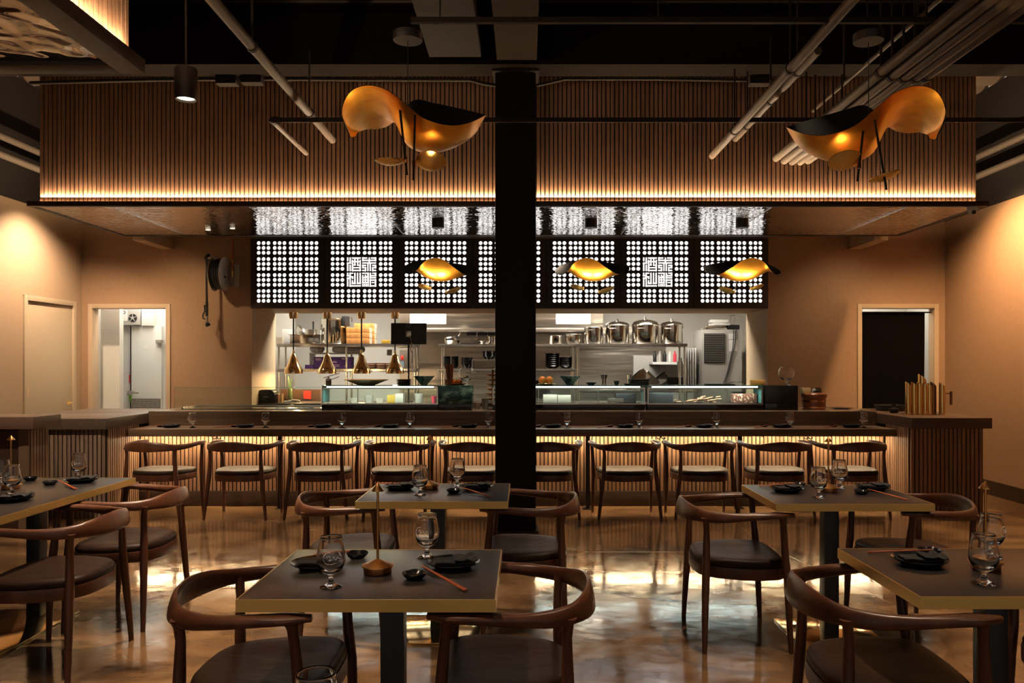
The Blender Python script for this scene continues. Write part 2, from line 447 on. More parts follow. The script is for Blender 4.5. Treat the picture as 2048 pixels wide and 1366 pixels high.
hd = MB().box(rx(261), rx(268), -.1, -.0, Z(790, 11), Z(781, 11)).tube([(rx(264), -.10, Z(784, 11)), (rx(275), -.15, Z(784, 11)), (rx(288), -.15, Z(785, 11))], [.02, .018, .01], 10)
build('latch_handle', hd, stainless, co)
build('lock_tag', MB().box(rx(263), rx(267), -.07, -.05, Z(802, 11), Z(791, 11)), mat('green tag', (.2, .45, .05), .5), co)
build('switch_plate', MB().box(rx(260), rx(265), -.03, 0, Z(766, 11), Z(750, 11)), red, co)
build('temperature_sign', MB().box(rx(292), rx(302), -.053, -.05, Z(699, 11), Z(691, 11)), whitepl, co)
kp = MB()
build('kick_plate', MB().box(rx(267), rx(325), -.056, -.05, Z(817, 11), Z(797, 11)), stainless, co)
for r_ in range(5):
    for q in range(20):
        xx = rx(268.5+q*2.85)
        kp.box(xx, xx+.009, -.058, -.056, Z(814.5-r_*3.9, 11), Z(812.6-r_*3.9, 11))
build('kick_plate_perforation', kp, blackpl, co)

# black curtain in the right doorway
cu = thing('door_curtain', 'black fabric curtain on a thin rod in the right doorway', 'curtain', (0, YB+.07, 0))
x0, x1 = X(1723, YB), X(1855, YB)
g = []; nu = 60
for i in range(nu):
    t = i/(nu-1); xx = x0+(x1-x0)*t
    for j in range(12):
        zz = 2.07-(2.07-.35)*j/11
        g.append((xx, .012*math.sin(t*46)*(.3+.7*j/11)+.006*math.sin(t*17+j*.4), zz))
build('curtain_cloth', MB().grid(g, nu, 12), mat('black curtain fabric', (.003, .002, .002), .95, spec=.1), cu)
build('curtain_rod', MB().tube([(RD0+.006, 0, 2.075), (RD1-.006, 0, 2.075)], .009, 10), blackmetal, cu)

# ------------------------------------------------------------------ slat helper
def slats(mb, a, b, fixed, z0, z1, axis='X', pitch=.0405, w=.0295, d=.012, sgn=-1):
    n = int((b-a)/pitch)
    off = ((b-a)-n*pitch)/2
    for i in range(n):
        p = a+off+i*pitch+(pitch-w)/2
        lo, hi = sorted((fixed, fixed+sgn*d))
        if axis == 'X': mb.box(p, p+w, lo, hi, z0, z1)
        else: mb.box(lo, hi, p, p+w, z0, z1)
    return mb

# ------------------------------------------------------------------ sushi bar
bar = thing('sushi_bar', 'long dark oak sushi bar counter with lit vertical slat front below the hood canopy', 'bar counter', (0, 8.11, 0))
BL, BR = -3.908, 3.648
build('counter_top', MB().box(BL, BR, -.26, .19, .729, .80), counterwood, bar, bevel=.003)
build('riser', MB().box(BL, BR, .19, .23, .729, .925), counterwood, bar)
build('back_ledge', MB().box(BL, BR, .19, 1.06, .925, .95), mat('warm stone ledge', (.16, .115, .08), .25), bar, bevel=.002)
build('bar_body', MB().box(BL, BR, .012, .95, .0, .728), backing, bar)
build('slat_front', slats(MB(), BL, BR, .012, .155, .728), slatX, bar)
build('kick_board', MB().box(BL, BR, -.01, .011, 0, .152), trimwood, bar, bevel=.002)
for px in (562, 862, 1175, 1478):
    xx = X(px, 7.98)
    build('leg', MB().box(xx-.022, xx+.022, -.17, -.126, .008, .728).box(xx-.045, xx+.045, -.195, -.10, 0, .008), blackmetal, bar)
for px in (435, 713, 1322, 1615):
    xx = X(px, 7.9)
    hk = MB()
    for s in (-1, 1):
        hk.tube([(xx+s*.002, -.22, .729), (xx+s*.004, -.225, .715), (xx+s*.018, -.235, .70), (xx+s*.036, -.235, .706), (xx+s*.040, -.235, .718)], .005, 8)
    build('bag_hook', hk, blackmetal, bar)

# left return counter and the higher partition in front of it
rl = thing('service_counter', 'grey brown service counter with slatted sides at the left end of the sushi bar', 'counter', (-3.91, 7.46, 0))
build('counter_top', MB().box(-1.10, 0, 0, .85, .828, .93).box(-1.10, -.03, .85, 1.70, .828, .93), returnwood, rl, bevel=.003)
build('counter_body', MB().box(-1.05, -.013, .05, 1.65, 0, .827), backing, rl)
sl = slats(MB(), -1.05, -.002, .05, .0, .827); build('slat_front', sl, mat('grey walnut slats', (.2, .13, .1), .5, fn=slat_fn('X', .0405, (.15, .10, .07), (.26, .18, .13))), rl)
build('slat_side', slats(MB(), .04, .66, -.013, .0, .827, 'Y', sgn=1), slatY, rl)
pr = thing('host_partition', 'raised brown partition with thick top at the far left, in front of the service counter', 'partition', (-4.07, 6.62, 0))
build('top', MB().box(-1.2, 0, 0, .40, .90, 1.0), mat('red brown laminate', (.13, .075, .05), .4), pr, bevel=.003)
build('end_post', MB().box(-.16, -.075, .06, .07, 0, .90).box(-.125, -.0875, .07, .36, 0, .899), mat('brown laminate post', (.14, .085, .055), .45), pr)
build('front_panel', MB().box(-1.2, -.16, .07, .10, 0, .899), trimwood, pr)
build('slat_side', slats(MB(), .07, .35, -.087, .0, .899, 'Y', sgn=1), slatY, pr)
# right return counter
rr = thing('service_counter', 'dark slatted end counter with thick top at the right end of the sushi bar', 'counter', (3.65, 7.55, 0))
build('counter_top', MB().box(0, .76, 0, 1.65, .83, .93), mat('dark return laminate', (.075, .045, .03), .3), rr, bevel=.003)
build('counter_body', MB().box(.013, .70, .05, 1.6, 0, .829), backing, rr)
build('slat_front', slats(MB(), .002, .70, .05, .0, .829), slatX, rr)
build('slat_side', slats(MB(), .05, .57, .013, .0, .829, 'Y'), slatY, rr)

# ------------------------------------------------------------------ suspended canopy over the bar
cz0, cz1 = 2.86, 2.90
ca = thing('ceiling_canopy', 'wide slatted walnut canopy with hammered steel underside hanging over the sushi bar', 'canopy', (0, 7.19, cz0))
A, B, D = -4.48, 4.17, 1.71
fr = MB()
fr.box(A, B, 0, .05, 0, .045); fr.box(A, B, D-.05, D, 0, .045); fr.box(A, A+.05, .05, D-.05, 0, .045); fr.box(B-.05, B, .05, D-.05, 0, .045)
build('rim', fr, trimwood, ca, bevel=.003)
sf = MB()
seams = [A+.05, X(298, 8.0), X(548, 8.0), X(782, 8.0), X(1020, 8.0), X(1262, 8.0), X(1500, 8.0), X(1745, 8.0), B-.05]
for a, b in zip(seams[:-1], seams[1:]):
    sf.box(a+.002, b-.002, .05, D-.05, .006, .016)
build('soffit', sf, hammered, ca)
for a in seams[1:-1]: build('seam_strip', MB().box(a-.004, a+.004, .05, D-.05, .004, .0065), stainless, ca)
build('core', MB().box(A+.075, B-.075, .075, D-.06, .02, 1.2), backing, ca)
build('slat_front', slats(MB(), A+.06, B-.06, .074, .045, 1.2, pitch=.0395, w=.0290), mat('canopy walnut slats', (.2, .1, .05), .5, fn=slat_fn('X', .0395, (.22, .112, .062), (.40, .22, .130))), ca)
build('led_strip', MB().box(A+.07, B-.07, .052, .060, .0455, .049), ledwarm, ca)
for px, py in ((416, 460), (465, 457)):
    Y_ = YT(py, 2.866) ; 
    build('recessed_light', MB().cyl(.026, .0035, .0055, 20, (X(px, Y_), Y_-7.19, 0)), recbulb, ca)

# second canopy nearer the camera at top left
c2 = thing('ceiling_canopy', 'near slatted walnut canopy with hammered bronze underside in the top left corner', 'canopy', (-1.86, 3.92, cz0))
L2, W2 = 3.6, 2.6
fr = MB(); fr.box(-.12, 0, -L2, 0, 0, .07); fr.box(-W2, -.12, -.12, 0, 0, .07)
build('rim', fr, trimwood, c2, bevel=.003)
build('soffit', MB().box(-W2, -.12, -L2, -.12, .02, .03), hammered2, c2)
build('core', MB().box(-W2, -.072, -L2, -.03, .035, 1.1), backing, c2)
build('slat_side', slats(MB(), -L2, -.035, -.072, .07, 1.1, 'Y', pitch=.0395, w=.0290, sgn=1), slatY, c2)
build('led_strip', MB().box(-.050, -.035, -L2, -.06, .070, .074), ledwarm, c2)

# ------------------------------------------------------------------ backlit dot panels above the pass through
glyph = [(508,415,532,482),(553,415,578,530),(508,508,578,530),(508,508,532,662),(553,550,578,662),(597,415,757,438),(597,460,620,662),(735,460,757,662),(597,482,757,500),(640,438,662,560),(690,438,712,565),(620,545,662,562),(690,550,757,568),(620,592,735,612),(597,640,757,662),
(783,415,875,437),(783,415,806,480),(783,458,1035,480),(900,415,922,525),(942,415,1035,437),(1012,415,1035,480),(783,505,1035,527),(877,527,897,662),(918,527,940,662),(783,550,855,572),(783,550,806,612),(783,592,855,612),(832,592,855,662),(783,640,855,662),(963,550,1035,572),(1012,550,1035,612),(963,592,1035,612),(963,592,985,662),(963,640,1035,662),
(508,692,530,757),(508,735,575,757),(553,692,575,800),(553,692,620,712),(553,757,620,775),(597,757,620,805),(508,780,575,803),(508,780,530,942),(553,800,575,942),(553,918,757,942),(640,692,662,895),(597,872,662,895),(597,827,617,895),(688,692,708,895),(688,872,757,895),(733,692,757,895),
(783,692,900,712),(877,692,900,770),(830,730,852,770),(830,752,900,772),(783,735,806,880),(783,772,900,790),(877,772,900,880),(783,860,900,880),(832,772,850,880),(783,815,900,832),(783,895,803,942),(815,895,835,942),(845,895,865,942),(877,895,900,942),
(918,692,942,795),(918,772,1035,795),(1012,692,1035,757),(942,735,1035,757),(963,692,1035,712),(918,815,1035,837),(918,815,940,942),(1012,815,1035,942),(955,862,1000,880),(918,918,1035,942)]
pw = (OP1-OP0)/7
for i in range(7):
    mid = OP0+pw*(i+.5)
    ch = i in (1, 5)
    p = thing('light_panel', ('dotted light panel with square characters, ' if ch else 'backlit dotted panel, ')+nth(i, 7)+' of seven above the kitchen opening', 'light panel', (mid, YB-.004, 2.547), group='backlit dot panels above the kitchen opening')
    xs = [-.3515+.0592*q+(q//3)*.0172 for q in range(12)]
    zs = [.365-.0592*q-(q//3)*.0172 for q in range(12)]
    bx_ = [-pw/2+.003]+[(xs[q]+xs[q+1])/2 for q in range(11)]+[pw/2-.003]
    bz_ = [.420]+[(zs[q]+zs[q+1])/2 for q in range(11)]+[-.429]
    d = MB(); R = .0222; yf, yb = -.032, -.022
    par = [(1, -1), (1, -.5), (1, 0), (1, .5), (1, 1), (.5, 1), (0, 1), (-.5, 1), (-1, 1), (-1, .5), (-1, 0), (-1, -.5), (-1, -1), (-.5, -1), (0, -1), (.5, -1)]
    for r_ in range(12):
        for q in range(12):
            x0_, x1_, z1_, z0_ = bx_[q], bx_[q+1], bz_[r_], bz_[r_+1]
            if ch and 3 <= r_ < 9 and 3 <= q < 9:
                for (u, v) in ((-1, -1), (0, -1), (-1, 0), (0, 0)):    # plain board, split like its neighbours
                    pass
                R_ = .004
            else: R_ = R
            xm, zm = (x0_+x1_)/2, (z0_+z1_)/2; hx, hz = (x1_-x0_)/2, (z1_-z0_)/2
            rim = [(xm+hx*u, yf, zm+hz*v) for u, v in par]
            cir = []
            for w_ in range(16):
                a = (-45+22.5*w_)*PI/180
                cir.append((xs[q]+R_*math.cos(a), zs[r_]+R_*math.sin(a)))
            vs = rim+[(a, yf, b) for a, b in cir]+[(a, yb, b) for a, b in cir]
            fs = []
            for w_ in range(16):
                n_ = (w_+1) % 16
                fs += [(w_, n_, 16+n_, 16+w_)]
                if R_ == R: fs += [(16+w_, 16+n_, 32+n_, 32+w_)]
            if R_ != R: fs.append(list(range(16, 32)))
            d.add(vs, fs)
    e_ = [bx_[0], bx_[-1], bz_[-1], bz_[0]]
    build('panel_board', d, darkpanel, p, weld=True)
    build('panel_frame', MB().box(e_[0], e_[0]+.004, -.0318, -.016, e_[2], e_[3]).box(e_[1]-.004, e_[1], -.0318, -.016, e_[2], e_[3]).box(e_[0]+.004, e_[1]-.004, -.0318, -.016, e_[2], e_[2]+.004).box(e_[0]+.004, e_[1]-.004, -.0318, -.016, e_[3]-.004, e_[3]).box(e_[0], e_[1], -.0155, 0, e_[2], e_[3]), darkpanel, p)
    build('backlit_sheet', MB().box(xs[0]-.03, xs[-1]+.03, -.0235, -.0156, zs[-1]-.03, zs[0]+.03), dotlight, p)
    gl = MB()
    if ch:
        k = 1/9.105/163.7
        for (a, b, c_, d_) in glyph:
            gl.box((a-770)*k, (c_-770)*k, -.0345, -.032, (678-d_)*k+.013, (678-b)*k+.013)
        build('characters', gl, dotlight, p)
struct('trim_6', MB().box(OP0, OP1, YB-.03, YB-.002, 2.970, 2.985), mat('pale metal trim', (.55, .5, .45), .35, 1))

# hairline joints sawn into the concrete floor
fj = MB()
def joint(a, b, w=.0035):
    pa = Vector((X(a[0], YT(a[1], 0)), YT(a[1], 0), 0)); pb = Vector((X(b[0], YT(b[1], 0)), YT(b[1], 0), 0))
    n = (pb-pa).normalized().cross(Vector((0, 0, 1)))*w/2
    fj.add([pa-n, pa+n, pb+n, pb-n, pa-n+Vector((0, 0, .0006)), pa+n+Vector((0, 0, .0006)), pb+n+Vector((0, 0, .0006)), pb-n+Vector((0, 0, .0006))],
           [(3, 2, 1, 0), (4, 5, 6, 7), (0, 1, 5, 4), (1, 2, 6, 5), (2, 3, 7, 6), (3, 0, 4, 7)])
for a, b in (((1177, 1104), (1400, 1104)), ((1177, 1104), (1040, 1080)), ((1177, 1104), (905, 1160)), ((805, 1012), (735, 1140)), ((1430, 1012), (1520, 1085)), ((1520, 1085), (2047, 1330)), ((735, 1140), (640, 1366)), ((500, 1030), (560, 1046))): joint(a, b)
struct('trim_8', fj, mat('pale floor joint', (.26, .16, .075), .3))
# ------------------------------------------------------------------ round back chair (front = +Y, seat centre at origin)
def superell(a, b, n, e=2.6):
    out = []
    for i in range(n):
        t = 2*PI*i/n; c, s_ = math.cos(t), math.sin(t)
        out.append((a*math.copysign(abs(c)**(2/e), c), b*math.copysign(abs(s_)**(2/e), s_)))
    return out
def crom(pts, n):
    P_ = [Vector(p) for p in pts]; out = []
    m = len(P_)-1
    for i in range(n):
        t = i/(n-1)*m; k = min(int(t), m-1); u = t-k
        p0 = P_[max(k-1, 0)]; p1 = P_[k]; p2 = P_[k+1]; p3 = P_[min(k+2, m)]
        out.append(.5*((2*p1)+(-p0+p2)*u+(2*p0-5*p1+4*p2-p3)*u*u+(-p0+3*p1-3*p2+p3)*u**3))
    return out
def rail_mb():
    # centre line (x, y, z), half width (plan), half height
    half = [((-.292, .225, .690), .016, .010), ((-.306, .150, .690), .036, .015), ((-.312, .06, .686), .030, .018), ((-.304, -.05, .677), .021, .021),
            ((-.275, -.145, .672), .017, .026), ((-.215, -.222, .673), .014, .031), ((-.120, -.272, .679), .012, .043), ((0, -.288, .682), .011, .048)]
    full = half+[((-c[0], c[1], c[2]), a, b) for c, a, b in half[-2::-1]]
    N = 61
    cen = crom([f[0] for f in full], N)
    ab = crom([(f[1], f[2], 0) for f in full], N)
    mb = MB(); vs = []; K = 14
    prof = superell(1, 1, K, 2.5)
    for i in range(N):
        t = (cen[min(i+1, N-1)]-cen[max(i-1, 0)]); t.z = 0; t.normalize()
        out = Vector((t.y, -t.x, 0))
        tilt = .22
        up = (Vector((0, 0, 1))+out*(-tilt if cen[i].y < -.1 else 0)).normalized()
        for x, y in prof: vs.append(cen[i]+out*(x*ab[i].x)+up*(y*ab[i].y))
    fs = [(i*K+k, i*K+(k+1) % K, (i+1)*K+(k+1) % K, (i+1)*K+k) for i in range(N-1) for k in range(K)]
    fs += [list(range(K))[::-1], [(N-1)*K+k for k in range(K)]]
    return mb.add(vs, fs)
def seat_outline(n=56, gy=0., sc=1.):
    pts = []
    for i in range(n):
        t = 2*PI*i/n; c, s_ = math.cos(t), math.sin(t)
        e = 4.8
        x = math.copysign(abs(c)**(2/e), c); y = math.copysign(abs(s_)**(2/e), s_)
        wx = .268 if y > 0 else .268-.060*(-y)
        bulge = -.028*(1-x*x) if y < -.5 else (.012*(1-x*x) if y > .5 else 0)
        pts.append((x*wx*sc, (y*.205+bulge)*sc+.005))
    return pts
def make_chair():
    t = thing('dining_chair', 'x', 'chair')
    build('back_rail', rail_mb(), walnut, t)
    # cushion
    n = 56; rings = []
    for sc, z in ((.93, .412), (.99, .416), (1.0, .427), (.985, .440), (.95, .449), (.90, .453), (.75, .452), (.5, .446), (.25, .442)):
        rings.append([(x, y, z) for x, y in seat_outline(n, sc=sc)])
    vs = [p for r in rings for p in r]; k = len(rings)
    fs = [(r*n+i, r*n+(i+1) % n, (r+1)*n+(i+1) % n, (r+1)*n+i) for r in range(k-1) for i in range(n)]
    fs.append(list(range(n))[::-1]); fs.append([(k-1)*n+i for i in range(n)])
    build('seat_cushion', MB().add(vs, fs), leather, t)
    # curved seat frame
    o1 = seat_outline(n, sc=1.01); o2 = seat_outline(n, sc=.93)
    vs = [(x, y, z) for z in (.355, .413) for x, y in o1]+[(x, y, z) for z in (.355, .413) for x, y in o2]
    fs = []
    for i in range(n):
        j = (i+1) % n
        fs += [(i, j, n+j, n+i), (3*n+i, 3*n+j, 2*n+j, 2*n+i), (n+i, n+j, 3*n+j, 3*n+i), (2*n+i, 2*n+j, j, i)]
    build('seat_frame', MB().add(vs, fs), walnut, t, bevel=.003)
    for sx in (-1, 1):
        build('leg', MB().tube([(sx*.288, .215, 0), (sx*.284, .207, .15), (sx*.281, .20, .36), (sx*.284, .188, .46), (sx*.294, .176, .60), (sx*.302, .170, .662), (sx*.303, .168, .680)],
              [.0125, .0165, .0205, .0200, .0165, .0165, .024], 12), walnut, t)
        build('leg', MB().tube([(sx*.292, -.215, 0), (sx*.276, -.210, .15), (sx*.250, -.200, .38), (sx*.240, -.196, .48), (sx*.236, -.194, .60), (sx*.240, -.198, .645), (sx*.243, -.201, .668)],
              [.0125, .0165, .0205, .0195, .0155, .0165, .023], 12), walnut, t)
    return t
chair = make_chair()
used = []
def put_chair(x, y, rz, label, group=None):
    if not used:
        chair.location = (x, y, 0); chair.rotation_euler = (0, 0, rz); chair['label'] = label
        if group: chair['group'] = group
        used.append(1); return chair
    c = dup(chair, (x, y, 0), rz, label)
    if group: c['group'] = group
    elif 'group' in c: del c['group']
    return c
# facing +X => rotz -90 deg ; facing -X => +90 deg
GT = 'walnut chairs at the dining tables'
put_chair(-.845, 2.66, -PI/2-.03, 'walnut round-backed chair at the left side of the centre front table', GT)
put_chair(-.07, 2.68, PI/2+.02, 'walnut round-backed chair at the right side of the centre front table', GT)
put_chair(-.955, 4.43, -PI/2+.02, 'walnut round-backed chair at the left side of the centre rear table', GT)
put_chair(.0, 4.41, PI/2-.02, 'walnut round-backed chair at the right side of the centre rear table, before the column', GT)
put_chair(1.115, 4.27, -PI/2-.02, 'walnut round-backed chair at the left side of the right rear table', GT)
put_chair(2.08, 4.32, PI/2+.10, 'walnut round-backed chair at the right side of the right rear table', GT)
put_chair(1.19, 2.66, -PI/2-.05, 'walnut round-backed chair at the left side of the right front table', GT)
put_chair(2.02, 2.72, PI/2, 'walnut chair cut by the right edge of the picture, beyond the right front table', GT)
put_chair(-2.27, 3.885, PI/2, 'walnut round-backed chair at the near right side of the long left table', GT)
put_chair(-2.27, 4.595, PI/2, 'walnut round-backed chair at the far right side of the long left table', GT)
bx = [318, 482, 640, 795, 946, 1095, 1254, 1405, 1557, 1705]
for i, px in enumerate(bx):
    put_chair(X(px, 7.5), 7.58, [-.12, -.05, -.03, -.03, -.02, .0, .06, .05, .03, .06][i],
              'walnut round-backed chair drawn up to the sushi bar, '+nth(i, 10)+' of the ten', 'walnut chairs in a row at the sushi bar')

# ------------------------------------------------------------------ tables
def make_table(x0, x1, y0, y1, label, cols, base):
    cx, cy = (x0+x1)/2, (y0+y1)/2
    t = thing('dining_table', label, 'table', (cx, cy, 0), group='brass edged dining tables')
    w, d = (x1-x0)/2, (y1-y0)/2
    build('tabletop', MB().box(-w+.004, w-.004, -d+.004, d-.004, .714, .7497), tabletop, t, bevel=.0015)
    e = MB()
    e.box(-w, w, -d, -d+.004, .7135, .7505).box(-w, w, d-.004, d, .7135, .7505).box(-w, -w+.004, -d+.004, d-.004, .7135, .7505).box(w-.004, w, -d+.004, d-.004, .7135, .7505)
    build('edge_band', e, brass, t)
    for (px_, py_) in cols:
        build('column', MB().box(px_-.038, px_+.038, py_-.038, py_+.038, .012, .705).box(px_-.16, px_+.16, py_-.16, py_+.16, .705, .7135), mat('blue black column metal', (.012, .016, .020), .35, spec=.5), t, bevel=.003)
    bx0, bx1, by0, by1 = base
    build('base_plate', MB().box(bx0, bx1, by0, by1, 0, .012), brasspol, t, bevel=.002)
    return t
make_table(-.847, -.085, 2.34, 2.975, 'small square table with brass edge, front centre of the room', [(.03, 0)], (-.22, .26, -.22, .22))
make_table(-.852, -.085, 4.01, 4.62, 'small square table with brass edge behind the centre front table', [(.0, 0)], (-.23, .23, -.22, .24))
make_table(1.236, 2.02, 3.94, 4.57, 'small square table with brass edge, rear one on the right', [(-.01, 0)], (-.23, .23, -.24, .24))
make_table(1.17, 1.95, 2.37, 2.995, 'small square table with brass edge, front one cut by the right picture edge', [(.0, 0)], (-.23, .23, -.22, .22))
make_table(-3.20, -2.365, 3.60, 4.86, 'long table with brass edge cut by the left picture edge', [(.0, -.33), (.0, .33)], (-.2, .2, -.44, .41))
make_table(-.86, -.09, .98, 1.60, 'table just below the picture, carrying the near glass', [(.0, 0)], (-.22, .22, -.22, .22))

# ------------------------------------------------------------------ tableware prototypes
def make_glass():
    o = [(0, 0), (.034, 0), (.0345, .002), (.026, .006), (.013, .012), (.0085, .019), (.0075, .026), (.010, .034), (.016, .040), (.026, .047), (.036, .058), (.0425, .074), (.0440, .090),
         (.0425, .106), (.0385, .124), (.0345, .142), (.0338, .151), (.0342, .1545), (.0325, .1570)]
    i = [(.0308, .1555), (.0308, .152), (.0322, .142), (.0361, .124), (.0400, .106), (.0414, .090), (.0395, .075), (.0325, .063), (.022, .055), (.011, .051), (0, .050)]
    prof = o+i
    t = thing('stemmed_glass', 'x', 'glass')
    build('glass_body', MB().lathe(prof, 32), glassm, t, sharp=60)
    # white script mark printed on the bowl
    m = MB()
    def on(a, z):
        r = .0446 if z < .1 else .0446-(z-.1)*.17
        return (r*math.sin(a), -r*math.cos(a), z)
    strokes = [[(-.20, .116), (-.55, .112), (-.72, .098), (-.55, .084), (-.20, .080), (.20, .084)], [(-.45, .100), (-.30, .106), (-.20, .096), (-.32, .091), (-.10, .094), (.02, .102), (.10, .094), (.22, .095), (.32, .103), (.40, .095), (.55, .097)]]
    for s_ in strokes:
        pts = [Vector((a, z, 0)) for a, z in s_]
        cr = crom(pts, 4*len(pts)) if len(pts) > 2 else pts
        m.tube([on(p.x, p.y) for p in cr], .0007, 5)
    build('printed_mark', m, printwhite, t)
    return t
glass0 = make_glass(); gl_used = []
def put_glass(x, y, z, label, rz=0., group=None):
    if not gl_used:
        g = glass0; g.location = (x, y, z); g.rotation_euler = (0, 0, rz); g['label'] = label; gl_used.append(1)
    else: g = dup(glass0, (x, y, z), rz, label)
    if group: g['group'] = group
    elif 'group' in g: del g['group']
    return g
def make_plate(r=.092):
    prof = [(0, .004), (.6*r, .004), (.62*r, 0), (.66*r, 0), (.70*r, .005), (.93*r, .016), (r, .020), (r*.995, .022), (.92*r, .019), (.7*r, .009), (.3*r, .0075), (0, .0075)]
    return build('plate', MB().lathe(prof, 40), blackcer)
plate0 = make_plate(); plate0['category'] = 'plate'
def napkin_mb():
    m = MB()
    def sheet(x0, x1, y0, y1, z, amp, n=10, th=.003, rot=0.):
        M_ = Matrix.Rotation(rot, 4, 'Z')
        top, bot = [], []
        for i in range(n):
            for j in range(n):
                u, v = i/(n-1), j/(n-1)
                zz = z+amp*math.sin(u*7+v*3)*.5+amp*math.sin(v*9-u*2)*.4
                top.append((x0+(x1-x0)*u, y0+(y1-y0)*v, zz+th)); bot.append((x0+(x1-x0)*u, y0+(y1-y0)*v, zz))
        s0 = len(m.v)
        m.grid([M_ @ Vector(p) for p in top], n, n); m.grid([M_ @ Vector(p) for p in bot], n, n)
        rim = [(i, 0) for i in range(n-1)]+[(n-1, j) for j in range(n-1)]+[(i, n-1) for i in range(n-1, 0, -1)]+[(0, j) for j in range(n-1, 0, -1)]
        for q in range(len(rim)):
            a = rim[q]; b = rim[(q+1) % len(rim)]
            m.f.append([s0+a[0]*n+a[1], s0+b[0]*n+b[1], s0+n*n+b[0]*n+b[1], s0+n*n+a[0]*n+a[1]]); m.m.append(0)
    sheet(-.072, .074, -.036, .040, .0110, .004, th=.005)
    sheet(-.064, .066, -.040, .036, .0200, .005, th=.005, rot=.06)
    sheet(.002, .036, -.046, .042, .0300, .0015, th=.003, rot=.05)
    sheet(.034, .080, -.042, .042, .0280, .006, th=.004, rot=.10)
    return m
nap0 = build('napkin', napkin_mb(), napkinm)
def dish_mb(r=.038, h=.020):
    n = 50; vs = []; prof = [(.55, 0), (.60, .0), (.85, .45), (1.0, .97), (.985, 1.0), (.93, .96), (.78, .5), (.5, .22), (.0, .2)]
    for i in range(n):
        a = 2*PI*i/n
        lob = 1+.065*abs(math.sin(2.5*a))**.7*1.0
        for (q, z) in prof: vs.append((r*q*lob*math.cos(a), r*q*lob*math.sin(a), z*h+ (.0015*math.cos(5*a) if z > .9 else 0)))
    k = len(prof)
    fs = [(i*k+q, ((i+1) % n)*k+q, ((i+1) % n)*k+q+1, i*k+q+1) for i in range(n) for q in range(k-1)]
    fs.append([i*k for i in range(n)][::-1])
    return MB().add(vs, fs)
dish0 = build('sauce_dish', dish_mb(), blackcer)
stick0 = build('chopstick', MB().tube([(0, 0, .003), (.11, 0, .003), (.222, 0, .0027)], [.0032, .0029, .0018], 8), stickwood)
first = {}
def putmesh(key, proto, loc, rz, label, cat, group, tilt=None, scale=None):
    if key not in first: o = proto; first[key] = 1
    else: o = proto.copy(); COL.objects.link(o)
    o.location = loc; o.rotation_euler = (0, tilt or 0, rz); o['label'] = label; o['category'] = cat
    if group: o['group'] = group
    if scale: o.scale = (scale,)*3
    return o
TZ = .7502
def on_table(px, py, z=TZ):
    Y_ = YT(py, z); return X(px, Y_), Y_
def put_plate(px, py, where, z=TZ, napkin=True, rz=0., xy=None):
    x, y = xy or on_table(px, py, z)
    putmesh('p', plate0, (x, y, z), 0, 'round black plate '+where, 'plate', 'black plates')
    if napkin: putmesh('n', nap0, (x, y, z), rz, 'folded black napkin on the plate '+where, 'napkin', 'folded black napkins')
def put_dish(px, py, where, z=TZ, xy=None):
    x, y = xy or on_table(px, py, z)
    putmesh('d', dish0, (x, y, z), random.random()*3, 'small scalloped black sauce dish '+where, 'dish', 'scalloped sauce dishes')
def put_sticks(a, b, where, z=TZ, rest=.021, gap=.008, L=None, xy=None):
    """pair of chopsticks from the tip a (raised on the dish or plate rim) to the butt b on the table"""
    if xy: (ax, ay), (bx_, by_) = xy
    else:
        ax, ay = on_table(*a, z+rest); bx_, by_ = on_table(*b, z)
    v = Vector((bx_-ax, by_-ay)); L = v.length; ang = math.atan2(-v.y, -v.x)
    n = Vector((-v.y, v.x)).normalized()*gap/2
    for k in (-1, 1):
        o = putmesh('s', stick0, (bx_+n.x*k, by_+n.y*k, z+.0005), ang+k*.012, ('nearer' if (n.y*k < 0) else 'farther')+' chopstick of the pair '+where, 'chopstick', 'red brown chopsticks', tilt=-math.atan2(rest, L))
        s_ = L/.222
        o.scale = (s_, 1, 1)
# rechargeable brass table lamp
def make_lamp():
    t = thing('table_lamp', 'x', 'lamp')
    build('base', MB().lathe([(0, 0), (.045, 0), (.046, .002), (.046, .022), (0, .022)], 36), copper, t)
    build('base_cone', MB().lathe([(0, .022), (.052, .0225), (.0535, .024), (.0525, .0265), (.004, .048), (0, .048)], 36), lampbrass, t)
    build('pole', MB().cyl(.0042, .046, .282, 14), lampbrass, t)
    build('cap', MB().lathe([(0, .279), (.019, .2715), (.0205, .2705), (.0200, .274), (.0015, .2965), (0, .2965)], 28), lampbrass, t)
    return t
lamp0 = make_lamp(); lu = []
def put_lamp(px, py, label):
    x, y = on_table(px, py)
    if not lu: lamp0.location = (x, y, TZ); lamp0['label'] = label; lamp0['group'] = 'brass table lamps'; lu.append(1)
    else: dup(lamp0, (x, y, TZ), 0, label, 'brass table lamps')
GG = 'stemmed glasses on the dining tables'
def tglass(px, py, label, rz=0., xy=None):
    x, y = xy or on_table(px, py); put_glass(x, y, TZ, label, rz, GG)
# centre front table
w = 'on the centre front table'
put_plate(636, 1135, 'at the left of the centre front table', rz=.15)
put_plate(906, 1134, 'at the right of the centre front table', rz=.12)
put_dish(714, 1116, 'behind the left glass '+w)
put_dish(829, 1157, 'beside the right chopsticks '+w)
put_sticks((700, 1104), (628, 1112), 'resting on the rear left dish '+w)
put_sticks((843, 1133), (932, 1183), 'at the right '+w)
tglass(662, 1174, 'stemmed tulip glass at the left of the centre front table', .4)
tglass(854, 1115, 'stemmed tulip glass at the right rear of the centre front table', -.2)
put_lamp(755.5, 1146, 'slim brass table lamp in the middle of the centre front table')
tglass(632, 0, 'nearest glass, only its rim showing at the bottom edge of the picture', 1.2, xy=(X(632, 1.383), 1.383))
